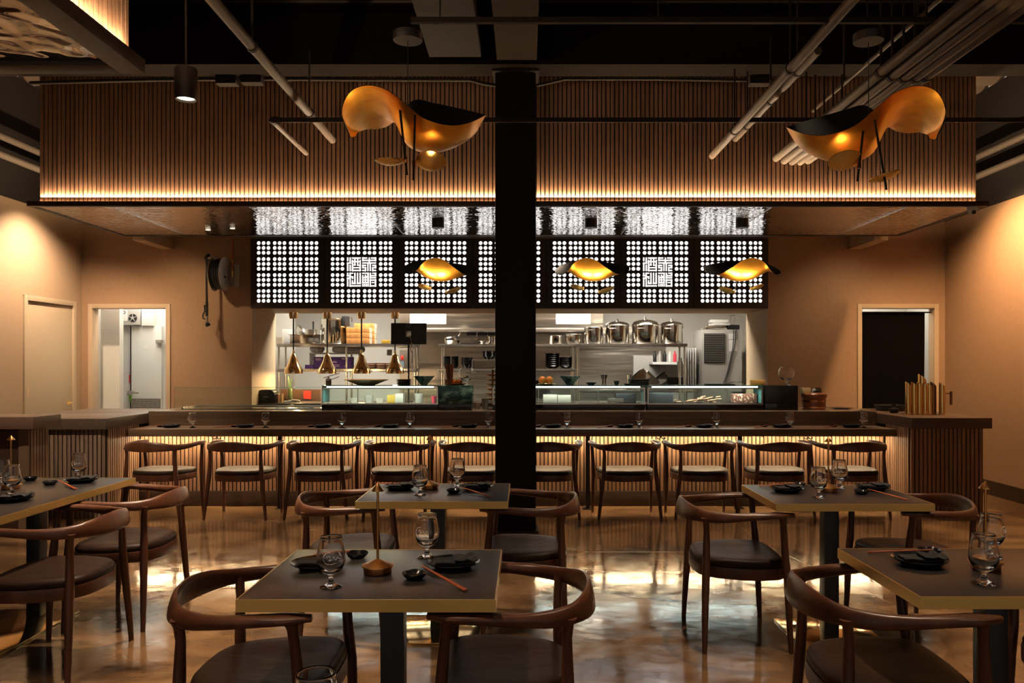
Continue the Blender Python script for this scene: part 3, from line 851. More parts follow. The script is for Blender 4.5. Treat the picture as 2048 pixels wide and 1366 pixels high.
# centre rear table
w = 'on the centre rear table'
put_plate(800, 978, 'at the left of the centre rear table', rz=.1)
put_plate(954, 978, 'at the right of the centre rear table', rz=.1)
put_dish(907, 986, 'beside the chopsticks '+w)
put_sticks((922, 975), (981, 995), 'at the right '+w)
put_sticks((800, 968), (752, 968), 'at the left '+w)
tglass(840, 990, 'stemmed tulip glass at the front of the centre rear table', .3)
tglass(914.5, 972.5, 'stemmed tulip glass at the back of the centre rear table', -.3)
put_lamp(860, 978, 'slim brass table lamp on the centre rear table, before the bar')
# right rear table
w = 'on the right rear table'
put_plate(1573.5, 983, 'at the left of the right rear table', rz=.1)
put_plate(1745, 979, 'at the right of the right rear table', rz=-.1)
put_dish(1597, 972.5, 'at the back left '+w)
put_dish(1723, 988, 'at the front right '+w)
put_sticks((1590, 967), (1519, 973), 'at the left '+w)
put_sticks((1735, 979), (1815, 1001), 'at the right '+w)
tglass(1637, 995, 'stemmed tulip glass at the front of the right rear table', .2)
tglass(1679, 976, 'stemmed tulip glass at the back of the right rear table', -.5)
put_lamp(1657, 984, 'slim brass table lamp between the two glasses on the right rear table')
# right front table
w = 'on the right front table'
put_plate(1839, 1128, w, rz=-.12)
put_dish(1859, 1108, 'behind the plate '+w)
put_sticks((1868, 1101), (1735, 1106), 'behind the plate '+w)
tglass(1967.5, 1167, 'stemmed tulip glass at the front of the right front table', .1)
tglass(1982, 0, 'stemmed tulip glass behind the brass lamp on the right front table', .9, xy=(X(1983, 2.86), 2.86))
put_lamp(1971, 1138, 'slim brass table lamp on the right front table')
# long left table
w = 'on the long left table'
put_plate(163, 964, 'at the far right corner of the long left table', rz=.1)
put_plate(28, 1001, 'at the near right corner of the long left table', rz=.1)
put_dish(100, 969.5, 'beside the far chopsticks '+w)
put_dish(61, 961, 'at the back left '+w)
put_sticks((114, 961), (152, 979), 'near the far plate '+w)
tglass(158, 958, 'stemmed tulip glass at the far end of the long left table', .2)
tglass(24, 989, 'front one of the two glasses at the left edge, on the long left table', .3)
tglass(5, 974, 'rear one of the two glasses at the left edge, on the long left table', -.3)
put_lamp(22, 978, 'slim brass table lamp on the long left table')
# settings along the bar
gx = [385, 531, 684, 820, 977, 1134, 1278, 1433, 1580, 1727]
pxs = [342, 491, 646, 781, 938, 1105, 1250, 1408, 1562, 1702]
for i in range(10):
    q = nth(i, 10)+' on the sushi bar'
    put_glass(X(gx[i], 8.03), 8.03, .80, 'stemmed tulip glass, '+q, i*.7-.3, 'stemmed glasses on the sushi bar')
    xx = X(pxs[i], 8.06)
    putmesh('p', plate0, (xx, 8.06, .80), 0, 'round black plate, '+q, 'plate', 'black plates')
    putmesh('n', nap0, (xx, 8.06, .80), .1*(i % 3-1), 'folded black napkin on the plate, '+q, 'napkin', 'folded black napkins')
    putmesh('d', dish0, (xx-.145, 8.14, .80), i, 'small scalloped black sauce dish, '+q, 'dish', 'scalloped sauce dishes')
    put_sticks(None, None, 'at the sushi bar, '+nth(i, 10), z=.80, xy=((xx-.115, 8.12), (xx-.285, 7.985)), rest=.020)
# ------------------------------------------------------------------ winged gold pendant lamps
def leaf(N, M_, Fr, nu=48, nv=14, th=.0025):
    a = crom(N, nu); b = crom(M_, nu); c = crom(Fr, nu)
    top = []
    for i in range(nu):
        for j in range(nv):
            v = j/(nv-1)
            # quadratic through the three rows, M at v=.5
            p = a[i]*(2*(v-.5)*(v-1))+b[i]*(4*v*(1-v))+c[i]*(2*v*(v-.5))
            top.append(p)
    return top, nu, nv
def shade_part(name, top, nu, nv, root, org, th=.003, flip=False):
    # two sheets a few millimetres apart: gold lining below, black skin above
    pts = [p-org for p in top]
    nrm = []
    for i in range(nu):
        for j in range(nv):
            p = pts[i*nv+j]
            du = pts[min(i+1, nu-1)*nv+j]-pts[max(i-1, 0)*nv+j]
            dv = pts[i*nv+min(j+1, nv-1)]-pts[i*nv+max(j-1, 0)]
            n = du.cross(dv)
            nrm.append(n.normalized() if n.length > 1e-9 else Vector((0, 0, 1)))
    if flip: nrm = [-n for n in nrm]
    g = MB().grid(pts, nu, nv)
    o1 = build('gold_lining', g, goldleaf, root, sharp=80)
    off = [p+n*th for p, n in zip(pts, nrm)]
    m = MB().grid(off, nu, nv)
    k = len(m.v)
    rim = [(i, 0) for i in range(nu)]+[(nu-1, j) for j in range(1, nv)]+[(i, nv-1) for i in range(nu-2, -1, -1)]+[(0, j) for j in range(nv-2, 0, -1)]
    for q in range(len(rim)):
        a = rim[q]; b = rim[(q+1) % len(rim)]
        ia, ib = a[0]*nv+a[1], b[0]*nv+b[1]
        m.add([off[ia], off[ib], pts[ib]+nrm[ib]*.0004, pts[ia]+nrm[ia]*.0004], [(0, 1, 2, 3)])
    build('black_skin', m, mat('matt black lamp skin', (.004, .0035, .0035), .7, spec=.2), root, sharp=80)
def dish_part(name, root, c, r, M_=None, side=1):
    prof = [(0, -.30*r), (.35*r, -.27*r), (.7*r, -.16*r), (.93*r, -.03*r), (r, .0), (.985*r, .006), (.92*r, -.018*r), (.68*r, -.13*r), (.33*r, -.235*r), (0, -.26*r)]
    MM = Matrix.Translation(c) @ (M_ or Matrix.Identity(4))
    return build(name, MB().lathe(prof, 28, M=MM), brass, root)

def big_points(mapf):
    N = [(700, 268, 4.22), (684, 225, 4.14), (700, 185, 4.10), (735, 171, 4.06), (775, 181, 4.04), (812, 209, 4.05), (850, 238, 4.06), (900, 251, 4.10), (940, 245, 4.16), (972, 230, 4.34)]
    Mm = [(703, 274, 4.28), (694, 252, 4.28), (716, 226, 4.30), (745, 216, 4.32), (782, 232, 4.38), (815, 290, 4.42), (858, 305, 4.46), (905, 296, 4.48), (948, 270, 4.46), (972, 230, 4.42)]
    Ff = [(712, 272, 4.34), (716, 265, 4.48), (733, 259, 4.60), (757, 258, 4.66), (785, 246, 4.78), (826, 202, 4.92), (868, 207, 4.98), (915, 217, 4.96), (950, 225, 4.86), (972, 230, 4.5)]
    out = []
    for row in (N, Mm, Ff):
        out.append([P(*mapf(px, py), Y_) for px, py, Y_ in row])
    return out
def big_lamp(mapf, label, canopy_px, cord, rods, dishes, flip=False):
    N, Mm, Ff = big_points(mapf)
    org = P(canopy_px[0], canopy_px[1], 4.4)
    root = thing('pendant_lamp', label, 'pendant lamp', org, group='winged gold pendant lamps')
    top, nu, nv = leaf(N, Mm, Ff)
    shade_part('shade', top, nu, nv, root, org, flip=flip)
    build('ceiling_canopy', MB().lathe([(0, 0), (.078, 0), (.080, .003), (.080, .045), (.02, .05), (0, .05)], 36), mat('grey black canopy disc', (.012, .010, .010), .5), root)
    build('cord', MB().tube([(0, 0, 0), P(cord[0], cord[1], 4.4)-org], .0025, 8), blackmetal, root)
    for (a, b) in rods:
        build('rod', MB().tube([P(*a)-org, P(*b)-org], .0062, 10), blackmetal, root)
    for (c, r, ax, ang, jn) in dishes:
        dish_part('reflector_dish', root, P(*c)-org, r, Matrix.Rotation(ang, 4, ax))
        q = P(*jn)-org
        build('joint', MB().cyl(.010, -.016, .016, 14, q), copper, root)
    return root
big_lamp(lambda x, y: (x, y), 'large winged pendant lamp, gold inside and black outside, hanging left of the column', (815.5, 82), (815, 222),
         [((800, 220, 4.06), (814, 350, 4.20)), ((830, 230, 4.02), (827, 360, 4.22))],
         [((780, 322, 4.17), .080, 'X', .10, (811, 320, 4.17)), ((862, 323, 4.20), .080, 'X', -.45, (828, 328, 4.19))])
def mp2(x, y):
    xx = 1893-(x-682)*1.106
    return xx, 173+(y-172)*1.06+20*((x-735)/237)
big_lamp(mp2, 'large winged pendant lamp, orange gold inside, hanging right of the column', (1737, 84), (1737, 235),
         [((1726, 262, 4.02), (1715, 362, 4.18)), ((1749, 240, 4.02), (1773, 379, 4.20))],
         [((1690, 322, 4.14), .084, 'X', -.40, (1718, 332, 4.14)), ((1769, 352, 4.22), .084, 'Y', -.28, (1767, 350, 4.175))], flip=True)

def small_lamp(label, px0):
    Nn = [(1113, 548, 7.90), (1125, 550, 7.85), (1137, 540, 7.82), (1152, 523, 7.80), (1172, 516, 7.80), (1192, 521, 7.80), (1212, 535, 7.82), (1232, 547, 7.85), (1250, 548, 7.90), (1258, 540, 7.98)]
    Mm = [(1110, 543, 8.0), (1124, 541, 8.0), (1137, 542, 8.0), (1153, 554, 8.0), (1175, 562, 8.0), (1198, 562, 8.0), (1216, 556, 8.0), (1232, 548, 8.0), (1248, 540, 8.0), (1259, 536, 8.0)]
    Ff = [(1112, 538, 8.10), (1127, 529, 8.16), (1142, 524, 8.22), (1157, 521, 8.28), (1175, 522, 8.30), (1194, 523, 8.30), (1212, 525, 8.26), (1230, 527, 8.20), (1247, 530, 8.12), (1257, 533, 8.04)]
    org = P(1182, 445, 8.03); org.z = 2.8655-.06
    rows = [[P(*p) for p in r] for r in (Nn, Mm, Ff)]
    root = thing('pendant_lamp', label, 'pendant lamp', org, group='small winged pendant lamps over the bar')
    top, nu, nv = leaf(*rows)
    shade_part('shade', top, nu, nv, root, org)
    build('ceiling_canopy', MB().cyl(.062, .0, .0605, 28), blackmetal, root)
    build('cord', MB().tube([(0, 0, 0), P(1182, 528, 8.03)-org], .003, 8), blackmetal, root)
    for a, b in (((1176, 528, 8.0), (1166, 582, 8.0)), ((1188, 528, 8.0), (1198, 588, 8.0))):
        build('rod', MB().tube([P(*a)-org, P(*b)-org], .0042, 8), blackmetal, root)
    dish_part('reflector_dish', root, P(1154, 575, 8.0)-org, .068, Matrix.Rotation(.30, 4, 'Y') @ Matrix.Rotation(-.2, 4, 'X'))
    dish_part('reflector_dish', root, P(1214, 580, 8.0)-org, .076, Matrix.Rotation(-.30, 4, 'Y') @ Matrix.Rotation(-.2, 4, 'X'))
    for q in ((1166.5, 577, 8.0), (1198, 584, 8.0)):
        build('joint', MB().cyl(.009, -.014, .014, 12, P(*q)-org), brass, root)
    return root
SL = small_lamp('small winged pendant lamp over the bar, middle one, just right of the column', 1182)
dup(SL, (X(876, 8.03), 8.03, SL.location.z), .28, 'small winged pendant lamp over the bar, left of the column', SL['group'])
dup(SL, (X(1484, 8.03), 8.03, SL.location.z), -.12, 'small winged pendant lamp over the bar, rightmost of the row', SL['group'], (-1, 1, 1))

# ------------------------------------------------------------------ ceiling steel, pipes, fixtures
col = thing('support_column', 'square black steel column standing in the middle of the room', 'column', (X(1031, 6.84), 6.965, 0))
build('shaft', MB().box(-.174, .174, -.125, .125, .012, 3.93), mat('black column paint', (.005, .0035, .0035), .55, spec=.2), col, bevel=.006)
build('foot_plate', MB().box(-.20, .20, -.15, .15, 0, .012), steelblack, col)
build('cap_plate', MB().box(-.20, .20, -.17, .15, 3.93, 3.949), steelblack, col)
bm_ = MB().box(-5.40, 5.12, 6.70, 6.98, 3.95, 3.975).box(-5.40, 5.12, 6.835, 6.85, 3.975, 4.44).box(-5.40, 5.12, 6.70, 6.98, 4.44, 4.465)
solo('steel_beam', bm_, mat('brown cross beam paint', (.010, .007, .005), .8, spec=.05), 'long brown steel beam crossing the room above the column', 'beam')
solo('steel_beam', MB().box(-.235, .098, 1.5, 6.69, 3.98, 4.30), mat('taupe beam paint', (.020, .013, .009), .8, spec=.05), 'boxed brown beam running from the column top towards the front', 'beam', bevel=.004)
solo('air_duct', MB().box(-.80, -.365, 4.2, 6.68, 4.0, 4.26), mat('grey duct wrap', (.022, .018, .017), .7, spec=.06, bump=((4, 4, 4), .6, .03, 3)), 'grey wrapped air duct ending in front of the cross beam', 'duct', bevel=.008)
def ypipe(px, py, Yend, r, Ystart, label, m=pipepaint, grp=None, name='ceiling_pipe', tip=None):
    x, z = X(px, Yend), Z(py, Yend)
    root = thing(name, label, 'pipe', (x, Yend, z), group=grp)
    L = Ystart-Yend
    build('pipe_run', MB().tube([(0, 0, 0), (0, L, 0)], r, 16), m, root)
    for t in (.18, .5, .8):
        c = MB()
        c.lathe([(r*1.18, 0), (r*1.18, .03)], 16, M=Matrix.Translation((0, L*t, 0)) @ Matrix.Rotation(PI/2, 4, 'X'))
        c.box(-.006, .006, L*t-.02, L*t-.008, r, min(.5, 4.45-z))
        build('hanger', c, steelblack, root)
    return root
YS = 7.245
ypipe(665, 280, YS, .033, 3.0, 'straight ceiling pipe running back into the slatted canopy, left of the left gold lamp')
ypipe(1424, 312, YS, .030, 3.0, 'longest of the two ceiling pipes ending low on the slats right of the column')
ypipe(1471, 278, YS, .027, 5.2, 'short ceiling pipe ending beside the longer one, right of the column')
for i, (px, py) in enumerate(((1552, 320), (1568, 325), (1584, 327), (1600, 327), (1616, 325))):
    ypipe(px, py-3, YS, .032, 3.0, 'conduit in the bundle behind the right gold lamp, '+nth(i, 5), grp='bundle of conduits behind the right lamp')
ypipe(1626, 222, YS, .014, 3.4, 'thin conduit rising above the bundle behind the right gold lamp')
# angled pipe with elbow and its stub
root = thing('sprinkler_pipe', 'dark horizontal sprinkler pipe before the slats, ending in an elbow and stub', 'pipe', (X(543, 6.25), 6.25, Z(240, 6.25)))
xe = X(2048, 6.25)+.6-root.location.x
build('pipe_run', MB().tube([(.03, 0, 0), (xe, 0, 0)], .019, 14), steelblack, root)
build('elbow', MB().tube([(.05, 0, 0), (.02, 0, 0), (.0, .02, 0), (0, .06, 0)], .026, 14), steelblack, root)
build('stub', MB().tube([(0, .05, 0), (0, YS-6.25, 0)], .021, 14), pipepaint, root)
root = thing('strut_rail', 'thin black strut high above the tables carrying the big gold lamps', 'rail', (X(880, 4.4), 4.4, 3.33))
build('rail', MB().box(-.16, 4.6, -.014, .014, -.016, .014), steelblack, root)
for xx in (.0, 1.2, 2.35, 3.4):
    build('drop_rod', MB().cyl(.005, .014, 1.17, 8, (xx, 0, 0)), blackmetal, root)
for i, (px, py) in enumerate(((505, 158), (455, 160), (1518, 160))):
    solo('junction_box', MB().box(-.09, .09, -.05, .05, -.045, .045), steelblack, ('dark junction box on the conduit at the canopy top, '+('right of the spotlight', 'nearest the spotlight', 'right of the column')[i]), 'electrical box', P(px, py, 7.0), bevel=.004)
rc = MB()
rc.tube([P(60, 166, 7.05), P(300, 160, 7.05), P(500, 158, 7.05), P(880, 160, 7.05), P(940, 160, 7.05), P(970, 168, 7.05), P(992, 171, 7.05)], .017, 10)
solo('conduit', rc, steelblack, 'black conduit along the canopy top, left of the column', 'conduit')
rc = MB().tube([P(1072, 171, 7.05), P(1100, 165, 7.05), P(1130, 158, 7.05), P(1300, 158, 7.05), P(1560, 162, 7.05)], .015, 10)
solo('conduit', rc, steelblack, 'black conduit along the canopy top, right of the column', 'conduit')
for i, (x, z) in enumerate(((-5.1, 3.66), (-5.05, 3.46), (4.85, 3.66), (4.82, 3.44))):
    s_ = 'left' if x < 0 else 'right'
    solo('ceiling_pipe', MB().tube([(x, 2, z), (x, 9.6, z)], .035, 14), pipepaint, ('upper' if i % 2 == 0 else 'lower')+' of the two pipes beside the '+s_+' end of the canopy', 'pipe')
solo('ventilation_drum', MB().cyl(.12, 0, .5, 24, M=Matrix.Translation(P(2052, 262, 8.2)) @ Matrix.Rotation(PI/2, 4, 'Y')), pipepaint, 'round pipe end cut by the right picture edge, beside the canopy', 'pipe', bevel=.01)
# cylinder spotlight
root = thing('cylinder_spotlight', 'black cylinder spotlight hanging on a rod at the upper left, switched on', 'spotlight', P(372, 200, 4.36))
build('housing', MB().lathe([(.048, .012), (.052, 0), (.058, 0), (.060, .004), (.060, .165), (.055, .172), (0, .172)], 36), mat('dark bronze lamp housing', (.03, .022, .018), .45), root)
build('lens', MB().cyl(.046, .012, .02, 30), bulbm, root)
build('rod', MB().cyl(.006, .172, 4.5-root.location.z-.0005, 10), steelblack, root)
# camera dome under the canopy's right end
root = thing('security_camera', 'small white dome security camera under the right front corner of the canopy', 'camera', (X(1944, 7.24), 7.24, 2.8598))
build('mount', MB().lathe([(0, 0), (.045, 0), (.045, -.022), (.040, -.028), (0, -.028)], 24), whitepl, root)
build('ball', MB().sphere((0, 0, -.040), .033, 10), whitepl, root)
build('lens', MB().cyl(.018, 0, .034, 20, M=Matrix.Translation((0, 0, -.044)) @ Matrix.Rotation(PI/2+.25, 4, 'X')), blackpl, root)

# ------------------------------------------------------------------ hose reel on the back wall
root = thing('hose_reel', 'wall mounted steel hose reel with black hose and spray nozzle hanging on the back wall', 'hose reel', (X(463, YB), YB-.001, Z(552, YB)))
k = 1/163.7
build('bracket', MB().box(.02, .10, -.012, 0, -.14, .14).box(-.08, .03, -.20, -.012, -.13, -.11).box(-.03, .04, -.03, -.012, -.13, .12), mat('cream reel enamel', (.55, .47, .36), .4), root, bevel=.003)
MR = Matrix.Translation((-.07, -.20, .0)) @ Matrix.Rotation(math.radians(90), 4, 'Z') @ Matrix.Rotation(PI/2, 4, 'X')
for zz in (-.065, .065):
    build('reel_flange', MB().lathe([(.05, zz-.004), (.20, zz-.004), (.205, zz), (.20, zz+.004), (.05, zz+.004)], 40, M=MR, closed=True), mat('cream reel enamel', (.5, .4, .3)), root)
build('wound_hose', MB().lathe([(.05, -.058), (.175, -.058), (.183, -.040), (.175, -.029), (.183, -.012), (.175, 0), (.183, .015), (.175, .029), (.183, .044), (.175, .058), (.05, .058)], 40, M=MR, closed=True), blackpl, root)
build('arm', MB().tube([(.01, -.20, -.02), (-.03, -.24, .10), (-.12, -.24, .19), (-.20, -.22, .19)], [.02, .024, .022, .012], 10), mat('cream reel enamel', (.5, .4, .3)), root)
build('guide_roller', MB().sphere((-.215, -.20, .19), .038, 8).sphere((-.205, -.20, .225), .022, 6), blackpl, root)
build('hose', MB().tube([(-.225, -.20, .19), (-.226, -.20, -.05), (-.222, -.20, -.33)], .013, 12), blackpl, root)
hn = build('hose_nozzle', MB().tube([(-.222, -.20, -.33), (-.222, -.20, -.50)], .017, 12).lathe([(.0, 0), (.028, .0), (.030, .025), (.012, .045), (0, .045)], 16, M=Matrix.Translation((-.20, -.21, -.62)) @ Matrix.Rotation(-.5, 4, 'Y')), blackpl, root)
build('nozzle_valve', MB().cyl(.016, -.57, -.50, 12, (-.22, -.20, 0)).sphere((-.217, -.20, -.585), .02, 6), stainless, hn)
build('nozzle_lever', MB().tube([(-.225, -.20, -.54), (-.265, -.20, -.53), (-.27, -.20, -.49), (-.245, -.20, -.44), (-.25, -.20, -.37)], .009, 8), blackpl, hn)
build('supply_pipe', MB().tube([(.03, -.05, .0), (.03, -.05, .44)], .010, 12), mat('copper pipe', (.55, .16, .06), .35, 1), root)
build('supply_valve', MB().sphere((.03, -.05, .17), .02, 7).cyl(.016, -.02, .06, 12, (.03, -.05, 0)), brass, root)
# ------------------------------------------------------------------ kitchen seen through the opening
def bxp(mb, px0, px1, py0, py1, Y0, Y1, org=Vector((0, 0, 0)), mi=0):
    """box whose front face fills this pixel rectangle at distance Y0 and reaches back to Y1"""
    return mb.box(X(px0, Y0)-org.x, X(px1, Y0)-org.x, Y0-org.y, Y1-org.y, Z(py1, Y0)-org.z, Z(py0, Y0)-org.z, mi)
struct('trim_7', MB().box(X(800, 12.9), X(1330, 12.9), 12.87, 12.899, .0, Z(655, 12.9)), hoodsteel)
# hood
hx0, hx1 = X(800, 12.0), X(1206, 12.0)
ho = thing('extractor_hood', 'long stainless extractor hood along the kitchen back wall, with painted light reflections on its face', 'hood', ((hx0+hx1)/2, 12.0, 1.92))
w_ = (hx1-hx0)/2
build('hood_body', MB().box(-w_, w_, 0, .85, .06, .77), hoodsteel, ho, bevel=.004)
build('lower_lip', MB().box(-w_, w_, -.02, .85, 0, .058), stainless, ho, bevel=.004)
for a, b in ((820, 892), (1112, 1181)):  # glowing rectangles stand in for light reflections on the hood face
    q = MB(); bxp(q, a, b, 628, 648, 11.985, 11.999, ho.location); build('painted_reflection', q, hoodreflect, ho)
# prep counter in the opening
pc = thing('prep_counter', 'dark kitchen prep counter standing in the wall opening behind the display cases', 'counter', (0, 10.0, 0))
build('counter_body', MB().box(-3.3, 2.93, 0, .62, 0, .90), mdarkwood, pc)
build('counter_top', MB().box(-3.33, 2.95, -.03, .65, .90, .95), mdarkwood, pc, bevel=.004)
build('splash_panel', MB().box(X(562, 10.6), X(642, 10.6), .58, .60, .95, 1.105), mat('brown splash panel', (.13, .065, .04), .35), pc)
q = MB(); bxp(q, 607, 622, 782, 798, 10.57, 10.575); solo('sticky_note', q, red, 'square red note stuck on the brown splash panel at the left of the kitchen', 'note')
# shelving
def shelf(label, px0, px1, Yf, dep, levels, posts, cat='shelf'):
    x0, x1 = X(px0, Yf), X(px1, Yf)
    t = thing('kitchen_shelf', label, cat, ((x0+x1)/2, Yf, 0))
    for z in levels:
        build('shelf_board', MB().box(x0-t.location.x, x1-t.location.x, 0, dep, z-.045, z), stainless, t, bevel=.004)
    for px in posts:
        for yy in (.03, dep-.03):
            build('post', MB().cyl(.016, .0, max(levels)-.046, 12, (X(px, Yf)-t.location.x, yy, 0)), stainless, t)
    return t
S1z, S1m = Z(692, 11.2)+.03, Z(742, 11.2)+.03
S1z, S1m = 1.725, 1.375
shelf('left steel kitchen shelf with two levels behind the gold heat lamps', 553, 832, 11.2, .38, (S1z, S1m), (556, 692, 829))
S2z, S2m = 1.725, 1.375
shelf('middle steel kitchen shelf with two levels of black bowls beside the column', 877, 1151, 11.4, .38, (S2z, S2m), (884, 1015, 1146))
S3z = 1.73
shelf('right steel kitchen shelf carrying the row of stock pots', 1152, 1375, 11.3, .42, (S3z,), (1156, 1370))
# work tables under the shelves
def worktable(label, px0, px1, Y0, Y1, z):
    x0, x1 = X(px0, Y0), X(px1, Y0)
    t = thing('work_table', label, 'table', ((x0+x1)/2, (Y0+Y1)/2, 0)); hx, hy = (x1-x0)/2, (Y1-Y0)/2
    build('table_top', MB().box(-hx, hx, -hy, hy, z-.04, z), stainless, t, bevel=.004)
    for sx in (-1, 1):
        for sy in (-1, 1): build('leg', MB().cyl(.02, 0, z-.04, 12, (sx*(hx-.05), sy*(hy-.05), 0)), stainless, t)
    return t
worktable('steel work table under the right side of the kitchen', 1155, 1399, 11.82, 12.6, 1.06)

def pot(x, y, z, r, h, label, lid=None, hand=True, m=steelpot, name='stock_pot', cat='pot', dark=True):
    t = thing(name, label, cat, (x, y, z), 1.15)
    build('pot_body', MB().lathe([(0, 0), (r*.96, 0), (r, .012), (r, h-.004), (r*1.03, h), (r*1.0, h+.002), (r*.975, h-.006), (r*.97, .01), (0, .01)], 36), m, t)
    if hand:
        for s in (-1, 1):
            build('handle', MB().tube([(s*r*.98, -.05, h*.80), (s*(r+.035), -.045, h*.80), (s*(r+.04), .045, h*.80), (s*r*.98, .05, h*.80)], .008, 8), steelpot, t)
    if lid:
        l = build('lid', MB().lathe([(r*1.04, h), (r*1.05, h+.006), (r*.9, h+lid*.55), (r*.5, h+lid*.9), (0, h+lid)], 36), m, t)
        build('lid_handle', MB().tube([(-.04, 0, h+lid*.9), (-.035, 0, h+lid+.03), (.035, 0, h+lid+.03), (.04, 0, h+lid*.9)], .007, 8), steelpot, l)
    return t
def pot_px(px0, px1, pyt, pyb, Y_, z, label, **kw):
    x0, x1 = X(px0, Y_), X(px1, Y_)
    return pot((x0+x1)/2, Y_+.0, z, (x1-x0)/2, (pyb-pyt)*Y_/F, label, **kw)
pot_px(1098, 1124, 673, 690, 11.55, S2z, 'small steel saucepan at the left end of the pot row', hand=False)
pot_px(1130, 1164, 670, 690, 11.6, S2z, 'low steel pot, second from the left in the pot row')
pot_px(1168, 1206, 657, 690, 11.5, S3z, 'tall open steel stock pot left of the lidded ones')
pot_px(1211, 1258, 652, 689, 11.52, S3z, 'large lidded stock pot, leftmost of the three lidded ones', lid=.06)
pot_px(1264, 1317, 652, 689, 11.52, S3z, 'largest lidded stock pot in the middle of the lidded ones', lid=.085)
pot_px(1321, 1366, 652, 689, 11.52, S3z, 'large lidded stock pot, rightmost of the three lidded ones', lid=.06)
bp = pot_px(641, 694, 640, 690, 11.42, S1z, 'very tall steel water boiler with black control box on the left shelf', hand=False, name='water_boiler', cat='boiler')
r_ = (X(694, 11.42)-X(641, 11.42))/2
build('control_box', MB().box(-.055, .055, -r_-.05, -r_+.01, .25, .39), blackpl, bp, bevel=.006)
build('power_cord', MB().tube([(.05, -r_-.03, .36), (.10, -r_-.05, .38), (.12, -r_-.04, .32), (.08, -r_-.04, .27)], .006, 8), blackpl, bp)
sq = thing('food_pan', 'long rectangular steel food pan on the left shelf', 'pan', (0, 11.3, S1z)); 
build('pan_body', MB().box(X(582, 11.3), X(640, 11.3), -.06, .02, 0, .125), steelpot, sq, bevel=.008)
build('pan_rim', MB().box(X(581, 11.3)-.01, X(641, 11.3)+.01, -.07, .03, .125, .130), steelpot, sq)
sq.location.x = 0
sp_ = thing('sauce_pan', 'steel saucepan with upright black handle resting on the long food pan', 'pan', (X(622, 11.28), 11.28, S1z+.1305))
build('pan_body', MB().lathe([(0, 0), (.085, 0), (.09, .01), (.09, .07), (.086, .07), (.085, .01), (0, .008)], 28), stainless, sp_)
build('handle', MB().tube([(0, .085, .04), (0, .12, .08), (0, .12, .19)], [.010, .012, .013], 10), blackpl, sp_)
cc = thing('steel_colander', 'tilted steel bowl leaning at the back of the left shelf', 'bowl', (X(600, 11.42), 11.42, S1z+.115))
build('bowl_body', MB().lathe([(0, 0), (.05, .0), (.11, .05), (.13, .10), (.125, .10), (.10, .055), (.04, .01), (0, .008)], 28, M=Matrix.Rotation(.75, 4, 'Y')), stainless, cc)
solo('paper_stack', MB().box(-.07, .07, -.06, .06, 0, .21), whitepl, 'white paper towel stack at the left end of the left shelf', 'paper towels', (X(576, 11.45), 11.46, S1z), bevel=.004)
solo('small_carton', MB().box(-.045, .045, -.04, .04, 0, .09), creampl, 'tiny cream carton at the far left end of the upper kitchen shelf', 'carton', (X(560, 11.28), 11.28, S1z))
solo('yellow_container', MB().box(-.055, .055, -.05, .05, 0, .055), yellowm, 'flat yellow container on the upper left shelf beside the cartons', 'container', (X(772, 11.3), 11.3, S1z), bevel=.005)
# orange cartons: 3 high in front, 2 behind
def carton(x, y, z, w, d, h, label, grp):
    t = thing('orange_carton', label, 'carton', (x, y, z), group=grp)
    build('carton_body', MB().box(-w/2, w/2, -d/2, d/2, 0, h), cardboard, t, bevel=.002)
    build('carton_end', MB().box(w/2, w/2+.012, -d/2+.002, d/2-.002, .003, h-.003), creampl, t)
    m = MB()
    for xx in (-.02, .10):
        m.lathe([(.018, 0), (.022, 0), (.022, .002), (.018, .002)], 18, M=Matrix.Translation((xx, -d/2, h/2)) @ Matrix.Rotation(PI/2, 4, 'X'), closed=True)
    m.box(-.105, -.10, -d/2-.002, -d/2, .012, h-.012).box(-.118, -.113, -d/2-.002, -d/2, .02, h-.02)
    build('carton_print', m, mat('brown carton print', (.25, .10, .02), .7), t)
for i in range(3):
    carton(X(717, 11.3), 11.33, S1z+i*.0765, .325, .14, .076, ('bottom', 'middle', 'top')[i]+' one of the three front orange cartons on the left shelf', 'orange cartons on the kitchen shelf')
for i in range(4):
    carton(X(731, 11.5), 11.49, S1z+i*.0735, .29, .13, .073, ('lowest', 'second', 'third', 'topmost')[i]+' of the four rear orange cartons on the left shelf', 'orange cartons on the kitchen shelf')
